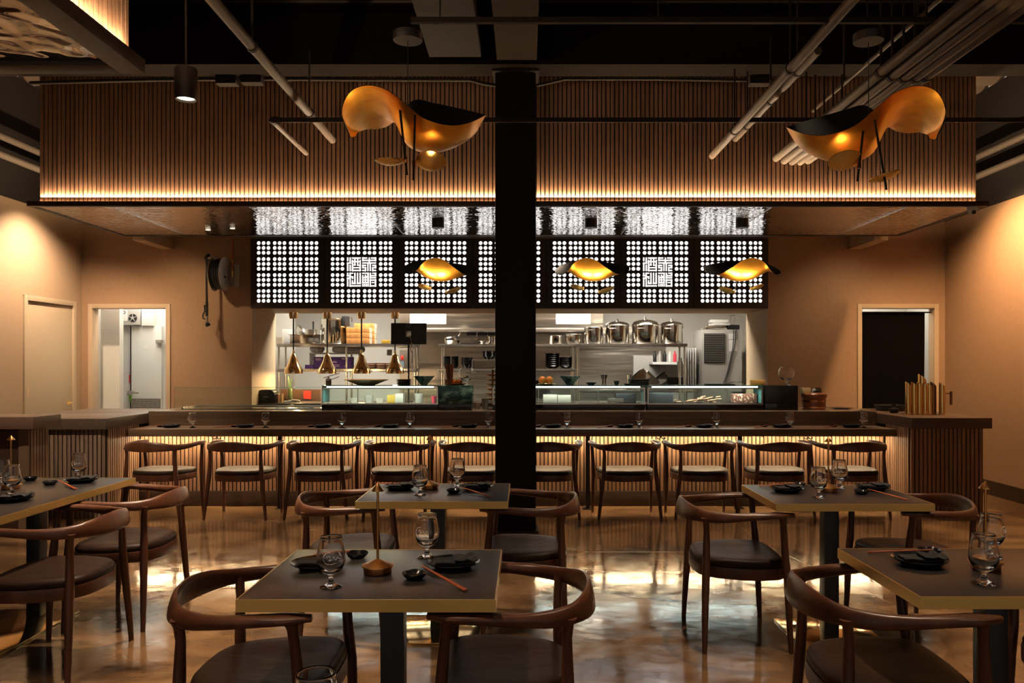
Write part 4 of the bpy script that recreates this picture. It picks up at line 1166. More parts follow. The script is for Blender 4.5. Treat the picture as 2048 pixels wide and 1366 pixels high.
# lower left shelf
pb = thing('purple_carton', 'long purple carton with pale print on the lower left kitchen shelf', 'carton', (X(666, 11.3), 11.36, S1m))
L_ = X(705, 11.3)-X(630, 11.3)
build('carton_body', MB().box(-L_/2, L_/2, -.09, .09, 0, .165), purple, pb, bevel=.003)
m = MB()
for (a, b, c_, d_) in ((-.24, -.16, .135, .143), (-.24, -.16, .118, .124), (.00, .06, .085, .10), (.02, .03, .105, .115), (-.06, .10, .05, .056), (.02, .10, .03, .036), (.13, .22, .132, .148), (.16, .21, .028, .036)):
    m.box(a, b, -.0915, -.09, c_, d_)
build('carton_print', m, mat('pale pink print', (.65, .42, .45), .6), pb)
solo('purple_box', MB().box(-.055, .055, -.05, .05, 0, .055), purple, 'small dark purple box left of the long purple carton', 'box', (X(619, 11.3), 11.3, S1m), rotz=.1, bevel=.003)
def sack(c, rx, ry, rz, seed):
    n = 18; m = MB(); rnd = random.Random(seed); vs = []
    ph = [rnd.random()*6 for _ in range(4)]
    for i in range(n+1):
        for j in range(2*n):
            a = PI*i/n; b = 2*PI*j/(2*n)
            k = 1+.06*math.sin(3*b+ph[0])*math.sin(a)+.05*math.sin(5*a+ph[1])+.04*math.sin(7*b+ph[2])
            z = -math.cos(a)*rz*k
            vs.append((math.sin(a)*math.cos(b)*rx*k, math.sin(a)*math.sin(b)*ry*k, max(z, -rz*.75)+rz*.75))
    return m.grid([vs[j2*2*n+i2] for i2 in range(2*n) for j2 in range(n+1)], 2*n, n+1, closeu=True)
solo('cloth_bundle', sack((0, 0, 0), .10, .08, .065, 1), cloth, 'round bundle of white cloth on the left, above the lower shelf items', 'cloth', (X(634, 11.42), 11.41, S1m+.225))
solo('cloth_bundle', sack((0, 0, 0), .24, .10, .058, 3), cloth, 'long bundle of white cloth above the purple carton', 'cloth', (X(695, 11.42), 11.43, S1m+.226))
wr = thing('wire_basket', 'low white rack standing behind the purple carton, carrying cloth bundles', 'rack', (X(672, 11.47), 11.47, S1m))
build('rack_top', MB().box(-.36, .34, -.09, .11, .205, .225), whitepl, wr, bevel=.003)
for s in (-1, 1): build('rack_side', MB().box(-.01+s*.345, .01+s*.33, -.09, .11, 0, .204), whitepl, wr)
for i, px in enumerate((742, 762, 782)):
    solo('coiled_basket', MB().lathe([(0, 0), (.07, 0), (.085, .02), (.075, .035), (.09, .05), (.08, .065), (.085, .075), (.07, .078), (.06, .04), (0, .03)], 24), bamboo, ('left', 'middle', 'right')[i]+' one of three brown coiled baskets on the lower left shelf', 'basket', (X(px, 11.32), 11.34, S1m), group='coiled baskets')
solo('wall_notice', bxp(MB(), 774, 784, 699, 711, 11.56, 11.562), whitepl, 'small white paper notice under the upper left shelf', 'notice')
vp = thing('spray_bottle', 'small red topped bottle hanging at the right post of the left shelf', 'bottle', (X(805, 11.18), 11.16, S1m))
build('bottle_body', MB().lathe([(0, 0), (.022, 0), (.022, .08), (.012, .11), (.012, .12), (0, .12)], 16), mat('blue grey bottle', (.25, .33, .42), .3), vp)
build('bottle_cap', MB().lathe([(0, .12), (.022, .12), (.024, .16), (.010, .19), (0, .19)], 16), red, vp)
hb_ = thing('herb_jar', 'green herb jar standing under the left kitchen shelf', 'jar', (X(580, 10.5), 10.5, .95))
build('jar', MB().lathe([(0, 0), (.03, 0), (.032, .02), (.032, .16), (.028, .17), (0, .17)], 18), mat('olive jar', (.10, .13, .05), .3), hb_)
build('stems', MB().tube([(0, 0, .17), (.01, 0, .24), (.03, 0, .28)], .006, 6).tube([(0, 0, .17), (-.015, 0, .25), (-.03, .01, .33)], .005, 6), mat('leaf green', (.10, .22, .04), .6), hb_)
# order monitor on a pole
mo = thing('order_monitor', 'black order monitor on a pole, seen from behind, above the left display case', 'monitor', (X(817, 10.4), 10.4, .95))
MM = Matrix.Rotation(-.02, 4, 'Y')
build('screen_back', MB().box(-.225, .235, -.02, .03, .745, .995+.025), blackpl, mo, bevel=.006)
build('pole', MB().cyl(.012, 0, .80, 14, (.005, -.03, 0)).cyl(.06, 0, .012, 20, (.005, -.03, 0)), blackmetal, mo)
build('mount', MB().box(-.03, .04, -.04, -.02, .84, .92), stainless, mo, bevel=.004)
build('badge', MB().lathe([(.020, 0), (.024, 0), (.024, .002), (.020, .002)], 24, M=Matrix.Translation((0, -.02, .99)) @ Matrix.Rotation(PI/2, 4, 'X'), closed=True), greytext, mo)
build('cables', MB().tube([(.02, -.045, .86), (.05, -.05, .78), (.03, -.05, .7), (.06, -.04, .60), (.05, -.04, .5)], .007, 8).tube([(.04, -.04, .8), (.07, -.04, .72), (.05, -.04, .62)], .005, 8), stainless, mo)
# middle shelf contents
def bowls_stack(px, Y_, z, r, n, h, step, label, m=blackcer, grp=None, square=False, name='black_bowl'):
    x = X(px, Y_)
    for i in range(n):
        if first.get((name, r)) is None:
            pr_ = [(0, .004), (r*.45, .004), (r*.47, 0), (r*.52, 0), (r*.55, .006), (r*.86, h*.55), (r, h*.97), (r*.99, h), (r*.95, h*.95), (r*.8, h*.55), (r*.45, .012), (0, .012)]
            o = build(name, MB().lathe(pr_, 28), m); first[(name, r)] = o
        else:
            o = first[(name, r)].copy(); COL.objects.link(o)
        o.location = (x, Y_, z+i*step)
        o['label'] = ('bottom' if i == 0 else 'top' if i == n-1 else ORD[i]+' from the bottom')+' '+label; o['category'] = 'bowl' if 'bowl' in name else 'plate'
        if grp: o['group'] = grp
bowls_stack(894, 11.55, S2m, .052, 6, .055, .024, 'bowl of the left small black stack on the middle shelf', grp='small black bowls on the kitchen shelf')
bowls_stack(910, 11.55, S2m, .052, 6, .055, .024, 'bowl of the right small black stack on the middle shelf', grp='small black bowls on the kitchen shelf')
bowls_stack(934, 11.5, S2m, .085, 3, .09, .035, 'large black bowl left of the wooden rack', grp='large black bowls on the kitchen shelf')
bowls_stack(978, 11.5, S2m+.13, .095, 4, .06, .02, 'wide black bowl on the riser beside the column', grp='wide black bowls beside the column')
solo('shelf_riser', MB().box(-.17, .17, -.12, .12, .12, .13).box(-.17, -.16, -.12, .12, 0, .12).box(.16, .17, -.12, .12, 0, .12), stainless, 'small steel riser on the middle shelf beside the column', 'riser', (X(968, 11.5), 11.53, S2m))
bowls_stack(1105, 11.55, S2m, .11, 7, .05, .028, 'black bowl of the tall stack right of the column', grp='stacked black bowls right of the column')
bowls_stack(1132, 11.52, S2m, .10, 5, .06, .026, 'black bowl of the lower stack by the shelf post', grp='stacked black bowls by the post')
bowls_stack(1084, 11.35, .951, .13, 9, .03, .028, 'black plate of the stack behind the mangoes', name='black_plate', grp='black plates behind the mangoes')
for i, (px, r) in enumerate(((904, .11),)):
    t = thing('saute_pan', 'pair of tilted steel pans on top of the middle shelf', 'pan', (X(904, 11.55), 11.55, S2z))
    build('lower_pan', MB().lathe([(0, 0), (.09, 0), (.115, .05), (.12, .055), (.11, .05), (.085, .008), (0, .006)], 28), steelpot, t)
    build('upper_pan', MB().lathe([(0, .0), (.09, .0), (.115, .045), (.12, .05), (.11, .045), (.085, .008), (0, .006)], 28, M=Matrix.Translation((0, 0, .055)) @ Matrix.Rotation(-.12, 4, 'Y')), steelpot, t)
    build('pan_handle', MB().tube([(.06, -.03, .09), (.10, -.03, .12), (.13, -.03, .16)], .011, 8), steelpot, t)
solo('serving_tray', MB().box(-.13, .13, -.1, .1, 0, .016), blackpl, 'flat black tray on top of the middle shelf', 'tray', (X(940, 11.55), 11.57, S2z), bevel=.004)
solo('steel_bowl', MB().lathe([(0, 0), (.05, 0), (.09, .04), (.095, .045), (.085, .04), (.045, .008), (0, .006)], 28), steelpot, 'shallow bright steel bowl on the middle shelf beside the column', 'bowl', (X(968, 11.5), 11.5, S2z))
solo('steel_canister', MB().lathe([(0, 0), (.05, 0), (.05, .04), (.055, .045), (.05, .05), (.05, .10), (.055, .105), (.05, .11), (0, .11)], 28), steelpot, 'ribbed steel canister on the middle shelf, next to the column', 'canister', (X(984, 11.6), 11.62, S2z))
# hanging rail with steel ladles under the hood
hr = thing('utensil_rail', 'black utensil rail with ladles below the hood, left of the column', 'rail', (X(958, 12.2), 12.2, Z(668, 12.2)))
build('rail_bar', MB().box(-.19, .4, -.01, .01, -.02, .02), blackmetal, hr)
build('rail_bracket', MB().box(-.1, -.08, -.01, .01, .02, 1.92+.0-hr.location.z).box(.25, .27, -.01, .01, .02, 1.92-hr.location.z), blackmetal, hr)
for q in (-.03, .13):
    build('ladle', MB().tube([(q, -.02, .05), (q, -.03, -.02), (q, -.03, -.06)], .006, 8).lathe([(0, -.10), (.04, -.095), (.055, -.065), (.05, -.065), (.035, -.09), (0, -.094)], 18, (q, -.03, 0)), steelpot, hr)
# things on the right side
ice = thing('ice_machine', 'grey upright ice machine with black louvred grille at the right of the kitchen', 'machine', (X(1444, 11.8), 11.8, 0))
w_ = (X(1483, 11.8)-X(1403, 11.8))/2
zt = Z(659, 11.8)
build('cabinet', MB().box(-w_, w_, 0, .6, 1.06+.0-1.06, zt), greypl, ice, bevel=.008)
gx0, gx1 = X(1408, 11.8)-ice.location.x, X(1450, 11.8)-ice.location.x
build('grille', MB().box(gx0, gx1, -.012, 0, Z(726, 11.8), Z(667, 11.8)), blackpl, ice, bevel=.003)
lv = MB()
for i in range(16):
    z0 = Z(724-i*3.6, 11.8); lv.box(gx0+.01, gx1-.01, -.028, -.012, z0, z0+.012)
build('grille_louvres', lv, mat('grey louvre metal', (.13, .12, .10), .4), ice)
build('notice', MB().box(X(1458, 11.8)-ice.location.x, X(1476, 11.8)-ice.location.x, -.003, 0, Z(702, 11.8), Z(680, 11.8)).box(X(1457, 11.8)-ice.location.x, X(1470, 11.8)-ice.location.x, -.003, 0, Z(678, 11.8), Z(667, 11.8)), whitepl, ice)
build('power_cables', MB().tube([(.17, -.02, zt+.0), (.16, -.02, zt-.25), (.08, -.02, zt-.62), (.0, -.02, zt-.85)], .007, 8).tube([(.20, -.02, zt), (.19, -.02, zt-.2), (.10, -.02, zt-.6), (.03, -.02, zt-.84)], .007, 8), blackpl, ice)
# pile of trays on the ice machine
for i, (px, ww, dz, rz, m) in enumerate(((1428, .34, 0, .2, steelpot), (1432, .30, .032, -.15, stainless), (1440, .26, .064, .1, whitepl), (1438, .26, .105, -.1, whitepl))):
    hgt = (.03, .03, .038, .045)[i]
    solo('kitchen_tray', MB().box(-ww/2, ww/2, -.12, .12, 0, hgt), m, ('bottom', 'second', 'third', 'top')[i]+' tray of the pile on top of the ice machine', 'tray', (X(px, 11.95), 12.0, zt+.0005+dz), rotz=rz, bevel=.006, group='trays on the ice machine')
solo('black_tub', MB().box(-.09, .09, -.09, .09, 0, .075), blackpl, 'low black tub at the right end on top of the ice machine', 'tub', (X(1466, 11.95), 12.0, zt+.0005), bevel=.01)
gh = MB()
for q in range(6):
    gh.tube([(.035*math.cos(q), .035*math.sin(q), 0), (.045*math.cos(q), .045*math.sin(q), .14)], .003, 6)
gh.lathe([(.044, .137), (.048, .14), (.044, .143)], 20, closed=True)
solo('wire_cup', gh, steelpot, 'tall wire cup standing in the black tub on the ice machine', 'wire cup', (X(1467, 11.95), 12.0, zt+.0765))
# cutting boards standing upright
for i in range(5):
    solo('cutting_board', MB().box(-.010, .010, -.14, .14, 0, .62), whitepl, 'upright white cutting board, '+nth(i, 5)+' of the five beside the ice machine', 'cutting board', (X(1373+i*4.8, 11.95), 12.05, 1.0605), rotz=-.12, bevel=.003, group='upright white cutting boards')
kr = thing('knife_rack', 'grey knife rack box beside the white cutting boards', 'rack', (X(1366, 11.7), 11.93, 1.0605))
build('rack_body', MB().box(-.035, .035, -.05, .05, 0, .42), greypl, kr, bevel=.003)
build('knife_handle', MB().box(-.02, -.004, -.02, .02, .42, .48).box(.006, .02, -.02, .02, .42, .47), blackpl, kr)
solo('black_pail', MB().lathe([(0, 0), (.115, 0), (.13, .02), (.135, .18), (.128, .18), (.12, .02), (0, .012)], 28), blackpl, 'black square-looking pail before the shelf post on the right', 'pail', (X(1352, 11.98), 11.98, 1.0605))
solo('black_bin', MB().box(-.075, .075, -.06, .06, 0, .13), blackpl, 'small black box at the lower right of the ice machine', 'box', (X(1476, 10.4), 10.4, .9505), bevel=.008)
# tilted gastronorm pans
for i, (px, py, rz, ry, hh, m) in enumerate(((1276, 738, .3, -.7, .14, steelpot), (1302, 742, .1, .75, .12, stainless), (1328, 752, -.2, -.65, .10, steelpot))):
    t = thing('drying_pan', ('left', 'middle', 'right')[i]+' of the three steel pans leaning against each other on the right', 'pan', (X(px, 12.1), (11.98, 12.23, 12.44)[i], 1.0605), group='tilted drying pans')
    M_ = Matrix.Translation((0, 0, .17)) @ Matrix.Rotation(ry, 4, 'Y') @ Matrix.Rotation(rz, 4, 'Z')
    q = MB(); a, b, hgt = .125, .09, hh*1.2
    q.box(-a, a, -b, b, -hgt/2, -hgt/2+.004, M=M_).box(-a, -a+.004, -b, b, -hgt/2, hgt/2, M=M_).box(a-.004, a, -b, b, -hgt/2, hgt/2, M=M_).box(-a, a, -b, -b+.004, -hgt/2, hgt/2, M=M_).box(-a, a, b-.004, b, -hgt/2, hgt/2, M=M_)
    q.box(-a-.012, a+.012, -b-.012, -b, hgt/2-.004, hgt/2, M=M_).box(-a-.012, a+.012, b, b+.012, hgt/2-.004, hgt/2, M=M_)
    mz = min(v.z for v in q.v); q.xf(Matrix.Translation((0, 0, -mz)))
    build('pan_body', q, m, t)
cn = solo('steel_can', MB().lathe([(0, 0), (.038, 0), (.038, .22), (.036, .22), (.036, .006), (0, .006)], 24), steelpot, 'upright steel can left of the leaning pans', 'can', (X(1258, 11.95), 11.95, 1.0605))
el = thing('wall_switchbox', 'grey electrical enclosure on the kitchen back wall behind the leaning pans', 'electrical box', (X(1300, 12.85), 12.868, 0))
build('enclosure', MB().box(X(1266, 12.85)-el.location.x, X(1318, 12.85)-el.location.x, -.06, 0, Z(762, 12.85), Z(711, 12.85)), mat('light grey enclosure', (.5, .48, .43), .4), el, bevel=.006)
# bottles and papers behind right shelf
ws = thing('wall_shelf', 'white wall shelf with bottles under the right pot shelf', 'shelf', (X(1342, 12.4), 12.4, Z(724, 12.4)))
build('shelf_board', MB().box(-.28, .30, 0, .45, -.04, 0), whitepl, ws, bevel=.004)
for i in range(7):
    solo('seasoning_bottle', MB().lathe([(0, 0), (.026, 0), (.028, .01), (.028, .11), (.014, .14), (.014, .17), (0, .17)], 16), (blackpl, greypl, blackpl, whitepl, redplastic, whitepl, greypl)[i], nth(i, 7)+' of the bottles on the small white wall shelf', 'bottle', (ws.location.x-.24+i*.078, 12.47, ws.location.z+.0005), group='bottles on the wall shelf')

# ------------------------------------------------------------------ heat lamps under the opening's head
hl = thing('heat_lamp', 'x', 'heat lamp', (X(587, 10.45), 10.45, OPZ-.0032))
build('ceiling_cap', MB().lathe([(0, -.0), (.058, 0), (.055, -.05), (.048, -.085), (0, -.085)], 28), heatgold, hl)
build('cord', MB().cyl(.010, -.50, -.085, 12), blackmetal, hl)
build('shade', MB().lathe([(.014, -.49), (.016, -.54), (.030, -.555), (.042, -.58), (.060, -.64), (.088, -.70), (.110, -.735), (.118, -.765), (.120, -.80), (.116, -.80), (.105, -.735), (.082, -.70), (.055, -.64), (.036, -.58), (.02, -.56)], 36), heatgold, hl)
build('bulb', MB().sphere((0, 0, -.73), .042, 8), mat('warm heat bulb', (1, .8, .5), .4, emit=((1, .70, .36), 14)), hl)
hl['label'] = 'polished gold heat lamp hanging over the pass, leftmost of four'; hl['group'] = 'gold heat lamps'
for i, px in enumerate((654.5, 723, 790)):
    dup(hl, (X(px, 10.45), 10.45, OPZ-.0032), 0, 'polished gold heat lamp hanging over the pass, '+('second of four from the left', 'third of four from the left', 'rightmost of four')[i], 'gold heat lamps')

# ------------------------------------------------------------------ things on the back ledge of the bar
LZ = .9502
CASES = []
def case(px0, px1, Yf, label, fill):
    x0, x1 = X(px0, Yf), X(px1, Yf); w = (x1-x0)/2; dep = .34; h = .262
    t = thing('display_case', label, 'display case', ((x0+x1)/2, Yf, LZ))
    build('base', MB().box(-w, w, 0, dep, 0, .062), mat('glossy black case base', (.012, .009, .008), .08), t, bevel=.003)
    build('front_glass', MB().box(-w+.012, w-.012, .004, .009, .074, .235), pane, t)
    fr = MB(); fr.box(-w, w, 0, .012, .062, .074).box(-w, -w+.012, 0, .012, .074, .240).box(w-.012, w, 0, .012, .074, .240)
    build('chrome_rail', fr, steelpot, t)
    build('top_glass', MB().box(-w, w, .0, dep, .254, .262), glassedge, t)
    build('top_frame', MB().box(-w, w, .02, .05, .226, .240), steelpot, t)
    build('led_strip', MB().box(-w+.05, w-.05, .018, .030, .2405, .2525), ledcool, t)
    build('deck', MB().box(-w+.01, w-.01, .014, dep-.01, .0625, .070), steelpot, t)
    build('side_glass', MB().box(-w+.001, -w+.005, .014, dep-.006, .074, .253), glassedge, t)
    build('side_glass', MB().box(w-.005, w-.001, .014, dep-.006, .074, .253), glassedge, t)
    build('back_door', MB().box(-w+.01, 0, dep-.006, dep-.003, .074, .253), pane, t)
    build('back_door', MB().box(0, w-.01, dep-.012, dep-.009, .074, .253), pane, t)
    CASES.append((t.location.x, w))
    for fx in (-.33, .33):
        build('divider', MB().box(fx*w*1.2-.004, fx*w*1.2+.004, .05, .06, .074, .226), steelpot, t)
    return t
YC = 8.45
case(643, 876, YC, 'left lit glass display case on the bar ledge, with deli cups behind its glass', 0)
case(985, 1290, YC, 'middle lit glass display case on the bar ledge, starting behind the column', 0)
case(1295, 1526, YC, 'right lit glass display case on the bar ledge, holding cut food', 0)
cs = LZ+.0708
def cup(px, Y_, z, r, h, m, label, cat='cup', name='deli_cup', grp=None):
    return solo(name, MB().lathe([(0, 0), (r*.78, 0), (r*.8, .004), (r, h-.004), (r*1.06, h), (r*1.0, h+.001), (r*.95, h-.004), (r*.74, .006), (0, .006)], 22), m, label, cat, (X(px, Y_), Y_, z), group=grp)
ff = [(709, creampl), (738, frosted), (760, creampl)]
for i, (px, m) in enumerate(ff):
    cup(px, 8.66, cs, .045 if i != 1 else .05, .05 if i != 1 else .085, m, ('left', 'middle taller', 'right')[i]+' small tub inside the left display case')
solo('yellow_tub', MB().box(-.06, .06, -.04, .04, 0, .085), yellowm, 'yellow tub inside the left display case', 'tub', (X(786, 8.66), 8.68, cs), bevel=.005)
solo('folded_box', MB().box(-.05, .05, -.05, .05, 0, .10), frosted, 'clear square container right of the yellow tub, inside the left case', 'container', (X(800, 8.66), 8.68, cs), bevel=.004)
cup(838, 8.68, cs, .05, .10, frosted, 'tall clear container towards the right, inside the left case', name='deli_container', cat='container')
cup(868, 8.64, cs, .03, .07, redplastic, 'pink red cup in the right corner of the left display case')
for i, (px, ww, hh, m) in enumerate(((1100, .15, .09, frosted), (1128, .14, .085, frosted), (1230, .16, .05, stainless), (1252, .22, .10, blackpl))):
    solo('food_container', MB().box(-ww/2, ww/2, -.06, .06, 0, hh), m, ('clear container nearest the column', 'clear container beside the first one', 'low steel tray', 'wide black box')[i]+' inside the middle display case', 'container', (X(px, 8.64), (8.64, 8.64, 8.58, 8.70)[i], cs), bevel=.004)
rnd = random.Random(3)
for j, (px, n_) in enumerate(((1365, 9), (1415, 14))):
    q = MB()
    for i in range(n_):
        a = Vector(((rnd.random()-.5)*.26, (rnd.random()-.5)*.1, .010+rnd.random()*(.03 if j == 0 else .07)))
        q.tube([a, a+Vector((.04+.03*rnd.random(), .02*(rnd.random()-.5), .012*rnd.random()))], .009+.004*rnd.random(), 7, flat=.6)
    mz = min(v.z for v in q.v); q.xf(Matrix.Translation((0, 0, -mz)))
    o = solo('cut_food', q, food, ('thin heap', 'large heap')[j]+' of pale cut food inside the right display case', 'food', (X(px, 8.64), 8.62, cs)); o['kind'] = 'stuff'
solo('black_crate', MB().box(-.14, .14, -.05, .05, 0, .11), blackpl, 'black crate with yellow tag at the left inside the right display case', 'crate', (X(1320, 8.64), 8.66, cs), bevel=.004)
solo('patterned_box', MB().box(-.13, .13, -.05, .05, 0, .10), mat('patterned brown box', (.16, .05, .03), .5, var=((.55, .40, .25), (40, 40, 40), 1, .55, .62)), 'brown patterned box at the right inside the right display case', 'box', (X(1487, 8.64), 8.64, cs), bevel=.004)
# teal marbled end cabinet and black end cabinet
tc_ = thing('compressor_cabinet', 'glossy teal marbled cabinet end beside the left display case', 'cabinet', (X(910.5, YC), YC, LZ))
w_ = (X(944, YC)-X(878, YC))/2
build('lower_box', MB().box(-w_, w_, 0, .34, 0, .066), mat('glossy black case base', (.01, .01, .01)), tc_, bevel=.002)
build('marbled_panel', MB().box(-w_, w_, .0, .34, .067, .262), teal_m, tc_, bevel=.003)
bc = thing('compressor_cabinet', 'glossy black cabinet end right of the last display case, with a goblet on top', 'cabinet', (X(1563, YC), YC, LZ))
w_ = (X(1596, YC)-X(1530, YC))/2
build('lower_box', MB().box(-w_, w_, 0, .34, 0, .074), mat('glossy black case base', (.01, .01, .01)), bc, bevel=.002)
build('upper_box', MB().box(-w_, w_, 0, .34, .076, .262), mat('satin black cabinet', (.014, .013, .013), .25), bc, bevel=.003)
def goblet(px, Y_, z, label, s, lemon=False):
    prof = [(0, 0), (.042, 0), (.043, .003), (.022, .010), (.012, .02), (.011, .030), (.018, .042), (.042, .054), (.066, .074), (.079, .102), (.081, .124), (.075, .150), (.063, .172), (.057, .180), (.053, .180), (.059, .171), (.071, .149), (.077, .124), (.075, .103), (.062, .077), (.038, .060), (0, .054)]
    t = thing('goblet', label, 'glass', (X(px, Y_), Y_, z))
    build('goblet_body', MB().lathe([(r*s, h*s) for r, h in prof], 36), glassm, t, sharp=60)
    if lemon:
        build('garnish', MB().sphere((.012, 0, .085*s), .016, 6).sphere((-.016, .005, .083*s), .014, 6), yellowm, t)
TOPZ = LZ+.2625
goblet(932, 8.6, TOPZ, 'large empty glass goblet on the teal cabinet beside the column', 1.02, True)
goblet(1573, 8.6, TOPZ, 'large glass goblet on the black cabinet, right of the kitchen opening', 1.10)
br_ = thing('bamboo_whisk_pot', 'terracotta pot holding a bundle of brown bamboo bristles beside the column', 'pot', (X(899, 8.6), 8.6, TOPZ))
build('pot', MB().lathe([(0, 0), (.040, 0), (.055, .05), (.060, .062), (.056, .062), (.038, .008), (0, .006)], 26), terracotta, br_)
q = MB()
for i in range(60):
    a = rnd.random()*6.28; r = .048*math.sqrt(rnd.random())
    q.tube([(r*.6*math.cos(a), r*.6*math.sin(a), .02), (r*math.cos(a)*1.0, r*math.sin(a), .21+.02*rnd.random())], .0035, 5)
o = build('bristles', q, mat('brown bristle', (.22, .075, .03), .7), br_); o['kind'] = 'stuff'
def fplate(px, label, r=.085, m=bamboo):
    return solo('fruit_plate', MB().lathe([(0, 0), (r*.6, 0), (r, .016), (r*.97, .018), (r*.6, .006), (0, .005)], 30), m, label, 'plate', (X(px, 8.58), 8.58, TOPZ))
fplate(915, 'small wooden fruit plate on the teal cabinet', .075, terracotta)
for i, (dx, dy) in enumerate(((-.028, .0), (.024, -.01), (.0, .04))):
    solo('orange', MB().sphere((0, 0, .028), .028, 9), orange, ('left', 'right', 'rear')[i]+' orange on the small plate beside the goblet', 'fruit', (X(915, 8.58)+dx, 8.58+dy, TOPZ+.0065), group='oranges on the plate')
fplate(1093, 'pale plate with mangoes right of the column', .10, creampl)
for i, (dx, dy) in enumerate(((-.045, 0), (.03, -.005))):
    solo('mango', MB().sphere((0, 0, .045), .042, 10, sz=1.07), mango, ('left', 'right')[i]+' mango on the plate right of the column', 'fruit', (X(1093, 8.58)+dx, 8.58+dy, TOPZ+.0065), group='mangoes on the plate')
def cone_bowl(px, label, r=.115, h=.098):
    return solo('marbled_bowl', MB().lathe([(0, 0), (.035, 0), (.038, .006), (r*.7, h*.6), (r, h), (r*.97, h), (r*.66, h*.6), (.03, .012), (0, .01)], 36), marble_m, label, 'bowl', (X(px, 8.6), 8.6, TOPZ))
cone_bowl(848, 'conical dark marbled bowl on the left display case')
cone_bowl(1140, 'conical marbled bowl on the middle display case right of the column')
for i in range(5):
    if i == 0: bp0 = build('black_plate', MB().lathe([(0, 0), (.055, 0), (.082, .010), (.08, .013), (.05, .004), (0, .004)], 30), blackcer); o = bp0
    else: o = bp0.copy(); COL.objects.link(o)
    o.location = (X(808, 8.6), 8.6, TOPZ+i*.0125); o['label'] = ('bottom', 'second', 'third', 'fourth', 'top')[i]+' plate of the small black stack on the left display case'; o['category'] = 'plate'; o['group'] = 'black plates on the left case'
wb_ = thing('shallow_basket', 'wide shallow greenish glass platter with gold rim on the left display case', 'platter', (X(733, 8.6), 8.6, TOPZ))
build('platter', MB().lathe([(0, 0), (.09, 0), (.20, .045), (.235, .055), (.232, .058), (.19, .045), (.08, .006), (0, .005)], 40), mat('olive gold glaze', (.62, .50, .28), .25, .3), wb_)
build('rim', MB().lathe([(.228, .055), (.238, .056), (.238, .061), (.228, .060)], 40, closed=True), heatgold, wb_)
jar = thing('condiment_jar', 'small lidded jar with two chopsticks across it on the left case', 'jar', (X(657, 8.6), 8.6, TOPZ))
build('jar_body', MB().lathe([(0, 0), (.028, 0), (.030, .01), (.030, .05), (0, .052)], 22), mat('brown jar', (.12, .07, .05), .3), jar)
build('jar_lid', MB().lathe([(0, .052), (.032, .052), (.030, .068), (.010, .075), (.008, .09), (0, .09)], 22), stainless, jar)
build('sticks', MB().tube([(-.05, -.01, .078), (.12, .0, .13)], .0035, 6).tube([(.02, -.03, .055), (.12, -.02, .092)], .0035, 6), blackpl, jar)
# dark bowls and utensils on middle case, right part
for i, (px, r, h, nm) in enumerate(((1182, .062, .03, 'wide dark bowl with garnish, behind the marbled bowl on the middle case'), (1233, .034, .045, 'small dark footed bowl on the middle display case'), (1255, .05, .016, 'flat dark saucer on the middle display case'))):
    solo('dark_bowl', MB().lathe([(0, 0), (r*.5, 0), (r*.55, .004), (r, h), (r*.96, h), (r*.5, .008), (0, .007)], 24), blackcer, nm, 'bowl', (X(px, 8.6), 8.6, TOPZ))
ut = thing('utensil_can', 'steel can holding dark utensils on the middle display case', 'can', (X(1208, 8.6), 8.6, TOPZ))
build('can', MB().lathe([(0, 0), (.026, 0), (.028, .07), (.026, .07), (.024, .006), (0, .006)], 22), steelpot, ut)
q = MB()
for i in range(7):
    a = i*.9; q.tube([(.01*math.cos(a), .01*math.sin(a), .01), (.03*math.cos(a), .02*math.sin(a), .10)], .005, 6).sphere((.03*math.cos(a), .02*math.sin(a), .105), .010, 5)
build('utensils', q, blackpl, ut)
for i in range(3):
    solo('black_tray', MB().box(-.10, .10, -.07, .07, 0, .022), blackpl, ('bottom', 'middle', 'top')[i]+' black tray of the stack on the middle display case', 'tray', (X(1277, 8.62), 8.60, TOPZ+i*.0225), rotz=(.04, -.03, .08)[i], bevel=.006, group='black trays on the case')
solo('wicker_box', MB().box(-.07, .07, -.05, .05, 0, .055), mat('yellow wicker', (.60, .33, .09), .6, bump=((80, 80, 80), .5, .004, 2)), 'yellow wicker box at the right end of the right display case', 'box', (X(1515, 8.62), 8.62, TOPZ), bevel=.006)
bk = thing('black_pan', 'flat black pan with bent steel handle on the right display case', 'pan', (X(1440, 8.62), 8.60, TOPZ))
build('pan_body', MB().box(-.16, .14, -.07, .07, 0, .014), blackpl, bk, bevel=.004)
build('pan_handle', MB().tube([(.05, -.02, .02), (.12, -.03, .035), (.22, -.03, .034), (.245, -.03, .025), (.245, -.03, .0055)], .005, 8), steelpot, bk)
# wood rack left of the column
wk = thing('wooden_rack', 'small bamboo rack of stacked shallow baskets behind the column, left side', 'rack', (X(976, 8.9), 10.25, .9505))
for s in (0,):
    build('rack_post', MB().box(-.012, .012, -.012, .012, 0, .42), bamboo, wk)
for i in range(6):
    build('basket_tier', MB().lathe([(0, 0), (.10, 0), (.14, .02), (.145, .032), (.14, .032), (.09, .006), (0, .006)], 28, (.05, .16, .02+i*.062)), bamboo, wk)
cup(970, 8.75, LZ, .04, .115, frosted, 'tall frosted plastic cup left of the column on the ledge', name='deli_container', cat='container')
cup(954, 8.80, LZ, .038, .065, creampl, 'short pale cup left of the column on the ledge')
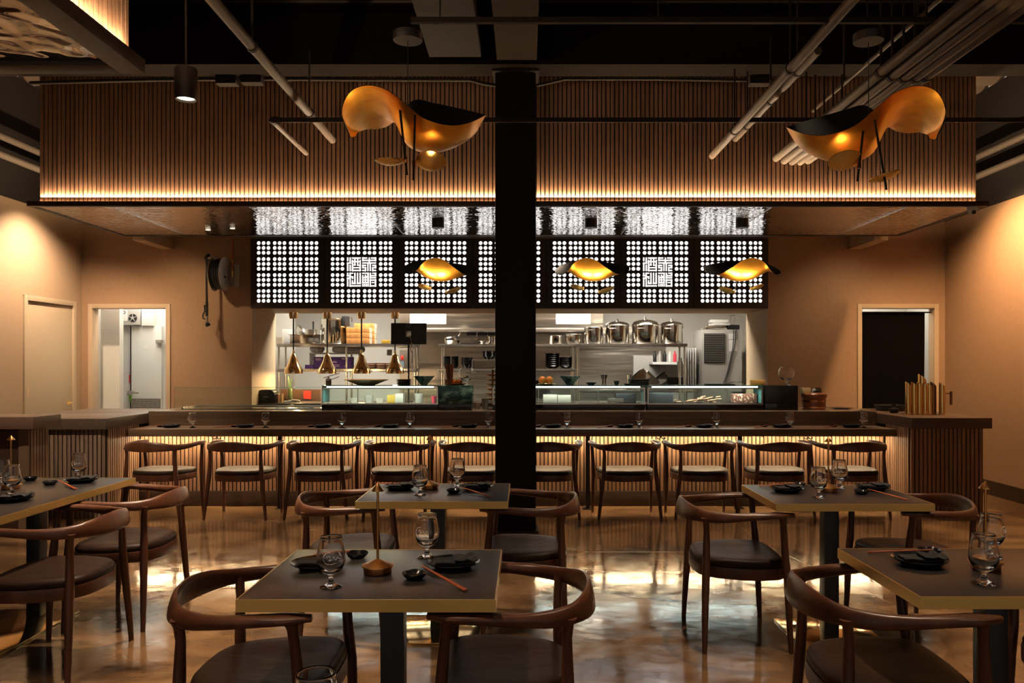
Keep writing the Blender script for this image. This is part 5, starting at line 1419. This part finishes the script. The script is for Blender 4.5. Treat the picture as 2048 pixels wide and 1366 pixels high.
# left: griddle top with glass guard, machine
gr = thing('griddle', 'stainless griddle top let into the left end of the bar ledge', 'griddle', (0, 8.62, LZ))
gx0, gx1 = X(366, 8.62), X(640, 8.62)
build('griddle_plate', MB().box(gx0, gx1, 0, .42, 0, .010), steelpot, gr, bevel=.003)
build('griddle_rim', MB().box(gx0-.02, gx1, .42, .44, 0, .026).box(gx0-.02, gx0, 0, .42, 0, .026), stainless, gr, bevel=.002)
gg = thing('glass_guard', 'low clear glass guard standing along the left end of the bar ledge', 'glass guard', (0, 8.58, LZ))
build('glass_sheet', MB().box(X(348, 8.58), X(641, 8.58), 0, .008, 0, .238), pane, gg)
build('top_edge', MB().box(X(348, 8.58), X(641, 8.58), -.0005, .0085, .238, .241), glassedge, gg)
es = thing('coffee_machine', 'black rounded coffee machine at the left end of the prep counter', 'coffee machine', (X(538, 10.05), 10.15, .9505))
prof = [(-.16, 0), (-.16, .10), (-.14, .15), (-.10, .165), (.02, .165), (.06, .14), (.07, .10), (.07, 0)]
MY = Matrix.Rotation(PI/2, 4, 'X')
build('body', MB().prism(prof, -.10, .10, M=MY), blackpl, es, bevel=.008)
build('side_plate', MB().box(.07, .11, -.08, .08, .0, .11), mat('brown steel', (.3, .19, .12), .3, .8), es, bevel=.004)
build('brand_print', MB().box(-.07, -.01, -.103, -.100, .072, .080), greytext, es)
tl = MB()
for (a, b, c_) in ((0, 0, 0), (.06, .01, .012), (.10, -.01, .03)):
    tl.add([], [])
    tl.box(a-.05, a+.05, b-.03, b+.03, c_, c_+.022, M=Matrix.Rotation(.15*a*10, 4, 'Y'))
mz = min(v.z for v in tl.v); tl.xf(Matrix.Translation((0, 0, -mz)))
solo('crumpled_towel', tl, cloth, 'small crumpled pale towel right of the coffee machine', 'towel', (X(574, 10.1), 10.12, .9505), rotz=.2, bevel=.009)
cup(562, 10.2, .9505, .035, .11, mat('brass cup', (.6, .42, .22), .3, .7), 'tall tan cup between the coffee machine and the towel')
# right end: rice tub, tray items, pans, brass tower
rt = thing('rice_tub', 'red brown lacquered rice tub with copper bands right of the black cabinet', 'tub', (X(1628, 8.65), 8.65, LZ))
build('tub_body', MB().lathe([(0, 0), (.112, 0), (.118, .03), (.120, .12), (.118, .125), (0, .125)], 44), tubwood, rt)
build('tub_lid', MB().lathe([(0, .126), (.128, .126), (.134, .135), (.134, .165), (.128, .172), (0, .172)], 44), tubwood, rt)
for z in (.018, .085):
    build('copper_band', MB().lathe([(.1175, z), (.1225, z), (.1235, z+.014), (.119, z+.014)], 44, closed=True), copper, rt)
solo('yellow_sponge_pack', MB().box(-.045, .045, -.04, .04, 0, .06), mat('pale yellow pack', (.6, .5, .25), .5), 'pale and yellow pack on the left of the rice tub lid', 'pack', (X(1610, 8.65), 8.64, LZ+.1725), bevel=.004)
nd = thing('napkin_dispenser', 'rounded chrome dispenser on the right of the rice tub lid', 'dispenser', (X(1633, 8.65), 8.66, LZ+.1725))
build('dispenser_body', MB().prism([(-.05, 0), (-.05, .045), (-.035, .062), (.035, .062), (.05, .045), (.05, 0)], -.03, .03, M=MY), steelpot, nd, bevel=.004)
build('dispenser_slot', MB().box(-.04, .04, -.032, -.03, .01, .03), blackpl, nd)
put_xy = lambda px, Y_: (X(px, Y_), Y_)
solo('leaf_dish', MB().lathe([(0, 0), (.06, 0), (.115, .012), (.112, .015), (.05, .005), (0, .005)], 30), blackcer, 'thin dark leaf-like dish on the ledge left of the right doorway', 'dish', (X(1683, 8.75), 8.75, LZ))
RZ = .9302
bp_ = thing('black_pan', 'shallow black pan on the right end counter behind the brass tower', 'pan', (X(1782, 8.75), 8.75, RZ))
build('pan_body', MB().lathe([(0, 0), (.15, 0), (.17, .06), (.165, .06), (.145, .008), (0, .008)], 36), blackpl, bp_)
build('pan_rim', MB().lathe([(.164, .058), (.173, .058), (.173, .064), (.164, .064)], 36, closed=True), blackmetal, bp_)
bt_ = thing('black_jar', 'small round black jar with knob lid before the black pan', 'jar', (X(1788, 8.3), 8.3, RZ))
build('jar_body', MB().lathe([(0, 0), (.035, 0), (.048, .02), (.046, .045), (.02, .06), (0, .06)], 26), blackcer, bt_)
build('jar_lid', MB().lathe([(0, .06), (.02, .06), (.018, .075), (.026, .085), (.022, .098), (0, .10)], 22), blackcer, bt_)
tw = thing('brass_tap_tower', 'polished brass tower of upright tubes with a side handle on the right end counter', 'tap tower', (X(1852, 8.05), 8.05, RZ))
k = 8.05/F
def tubeh(px, yoff, r, ztop, m=brasspol):
    x = (px-1852)*k; z = ztop
    n = 22
    q = MB(); q.lathe([(r*.9, 0), (r, .002), (r, z-.012), (r*.96, z), (r*.86, z), (r*.86, z-.02)], n, (x, yoff, 0))
    # slanted mouth
    for i, v in enumerate(q.v):
        if v.z > z*.8: v.z += -(v.x-x)*.9
    build('tower_tube', q, m, tw)
for i, px in enumerate((1814, 1826, 1837, 1848)):
    tubeh(px, -.02+.0*i, .027, .312-i*.003)
tubeh(1858, -.01, .026, .300)
tubeh(1881, -.03, .030, .300)
tubeh(1868, .015, .030, .306, mat('dark brass', (.22, .10, .04), .12, 1))
tubeh(1853, .09, .040, .375)
build('side_handle', MB().tube([((1889-1852)*k, -.03, .215), ((1896-1852)*k, -.03, .215)], .006, 10).cyl(.013, .10, .235, 14, ((1899-1852)*k, -.03, 0)), mat('dark brass', (.22, .10, .04)), tw)
build('tower_foot', MB().box((1812-1852)*k, (1885-1852)*k, -.045, .12, 0, .004), blackmetal, tw)
# ------------------------------------------------------------------ lights
def area(name, loc, rot, sx, sy, power, col, spread=None):
    l = bpy.data.lights.new(name, 'AREA'); l.shape = 'RECTANGLE'; l.size = sx; l.size_y = sy; l.energy = power; l.color = col
    if spread: l.spread = spread
    o = bpy.data.objects.new(name, l); COL.objects.link(o); o.location = loc; o.rotation_euler = rot; return o
def spot(name, loc, target, power, ang, col, blend=.6, r=.04):
    l = bpy.data.lights.new(name, 'SPOT'); l.energy = power; l.color = col; l.spot_size = math.radians(ang); l.spot_blend = blend; l.shadow_soft_size = r
    o = bpy.data.objects.new(name, l); COL.objects.link(o); o.location = loc
    o.rotation_euler = (Vector(target)-Vector(loc)).to_track_quat('-Z', 'Y').to_euler(); return o
def point(name, loc, power, col, r=.03):
    l = bpy.data.lights.new(name, 'POINT'); l.energy = power; l.color = col; l.shadow_soft_size = r
    o = bpy.data.objects.new(name, l); COL.objects.link(o); o.location = loc; return o
WARM = (1, .74, .45); WARM2 = (1, .77, .54); COOL = (1, .94, .84)
# recessed LED lines of the canopies, under the counter and returns
area('canopy_led_light', ((A+B)/2, 7.19+.056, 2.952), (PI, 0, 0), B-A-.2, .012, 48, WARM)
area('canopy_led_light', (-1.903, 3.92-1.8, 2.938), (PI, 0, 0), .012, 3.4, 22, WARM)
area('counter_led_light', (-.14, 8.045, .726), (math.radians(-6), 0, 0), 7.5, .012, 30, (1, .76, .44))
# downlights, with unseen fill spots added among them
spot('downlight_and_fill', (-1.85, 4.36, 2.86), (-1.85, 4.36, 0), 110, 70, WARM2)
spot('downlight_and_fill', (-4.8, 8.5, 3.36), (-5.2, 8.75, 1.2), 115, 112, WARM2, .9)
spot('downlight_and_fill', (4.35, 8.15, 3.5), (4.95, 8.2, 1.0), 165, 125, (1, .66, .34), .9)
spot('downlight_and_fill', (-4.2, 5.4, 3.9), (-4.3, 7.3, .7), 150, 50, WARM2, .8)  # unseen spot added to brighten the left partition and service counter
for cx_, cw_ in CASES: area('case_light', (cx_, 8.53, LZ+.222), (0, 0, 0), cw_*1.8, .04, 1.7, (.88, 1, .96))
area('corridor_light_and_fill', (-4.85, 10.05, 2.66), (0, 0, 0), .3, .1, 4, (1, .95, .86))  # extra light added to lift the dark wall just inside the doorway
for sx_ in (A+.056, B-.056): area('canopy_led_light', (sx_, 7.19+.85, 2.952), (PI, 0, 0), .012, 1.5, 14, WARM)
for x, y, e in ((-1.1, 2.2, 45), (-1.25, 4.9, 45), (1.5, 3.2, 45), (1.3, 5.1, 40), (-2.7, 2.8, 60), (-2.8, 5.6, 50), (3.4, 5.0, 60), (3.2, 2.4, 30)):  # unseen ceiling spots added as room fill, without fixtures
    spot('downlight_and_fill', (x, y, 3.94), (x, y, 0), e*2.2, 64, WARM2, .8)
for x in (-3.3, 2.9, -2.0, .2, 1.6):
    spot('canopy_downlight', (x, 8.3, 2.84), (x, 8.35, 0), 34, 90, WARM2, .8, .03)
# canopy downlights washing the back wall
spot('wall_wash', (-4.2, 8.75, 2.83), (-4.2, 9.75, 1.4), 15, 110, WARM, .9, .05)
spot('wall_wash', (3.9, 8.75, 2.83), (3.9, 9.75, 1.4), 10, 110, WARM, .9, .05)
# heat lamps
for px_ in (587, 654.5, 723, 790): point('heat_bulb', (X(px_, 10.45), 10.45, OPZ-.79), 4.5, (1, .66, .32), .035)
# kitchen ceiling troffers
area('kitchen_light', (-2.2, 11.05, 2.68), (0, 0, 0), 1.8, .6, 33, COOL)
area('kitchen_light', (1.3, 11.05, 2.68), (0, 0, 0), 1.8, .6, 36, COOL)
area('corridor_light_and_fill', (-5.0, 10.7, 2.68), (0, 0, 0), .6, .6, 6, (1, .95, .86))
area('corridor_light_and_fill', (4.6, 10.5, 2.68), (0, 0, 0), .6, .6, 5, (1, .95, .86))
# bulbs aimed up at the gold linings
for x in (X(876, 8.0), X(1182, 8.0), X(1484, 8.0)):
    spot('pendant_bulb', (x-.06, 7.86, 2.12), (x, 8.0, 2.44), 3.0, 110, (1, .74, .34), .8, .03)
    spot('pendant_bulb', (x+.07, 7.86, 2.12), (x, 8.0, 2.44), 3.0, 110, (1, .74, .34), .8, .03)
spot('pendant_bulb', P(778, 306, 4.12), P(760, 225, 4.3), 5, 110, (1, .68, .30), .6, .02)
spot('pendant_bulb', P(862, 306, 4.12), P(862, 270, 4.3), 1.6, 100, (1, .62, .26), .6, .02)
spot('pendant_bulb', P(1690, 304, 4.08), P(1680, 260, 4.3), 1.6, 100, (1, .62, .26), .6, .02)
spot('pendant_bulb', P(1769, 336, 4.14), P(1800, 250, 4.3), 6, 90, (1, .66, .28), .6, .02)
# ------------------------------------------------------------------ world, camera, view
w = bpy.data.worlds.new('World'); SC.world = w; w.use_nodes = True
w.node_tree.nodes['Background'].inputs[0].default_value = (1, .80, .64, 1)
w.node_tree.nodes['Background'].inputs[1].default_value = .10
cam = bpy.data.cameras.new('Camera'); co_ = bpy.data.objects.new('Camera', cam); COL.objects.link(co_)
co_.location = (0, 0, EYE); co_.rotation_euler = (PI/2, 0, 0)
cam.sensor_width = 36; cam.lens = 36*F/2048
cam.shift_x = -(CX-1024)/2048; cam.shift_y = (HY-683)/2048
cam.clip_end = 60
SC.camera = co_
SC.view_settings.view_transform = 'Standard'; SC.view_settings.look = 'None'
SC.view_settings.exposure = 1.6; SC.view_settings.gamma = 1
cy = SC.cycles
cy.use_denoising = True
try: cy.denoiser = 'OPENIMAGEDENOISE'; cy.denoising_input_passes = 'RGB_ALBEDO_NORMAL'
except Exception: pass
cy.max_bounces = 9; cy.diffuse_bounces = 3; cy.glossy_bounces = 4; cy.transmission_bounces = 8; cy.transparent_max_bounces = 8
cy.caustics_reflective = False; cy.caustics_refractive = False
cy.sample_clamp_indirect = 4.0; cy.sample_clamp_direct = 0
cy.use_light_tree = False
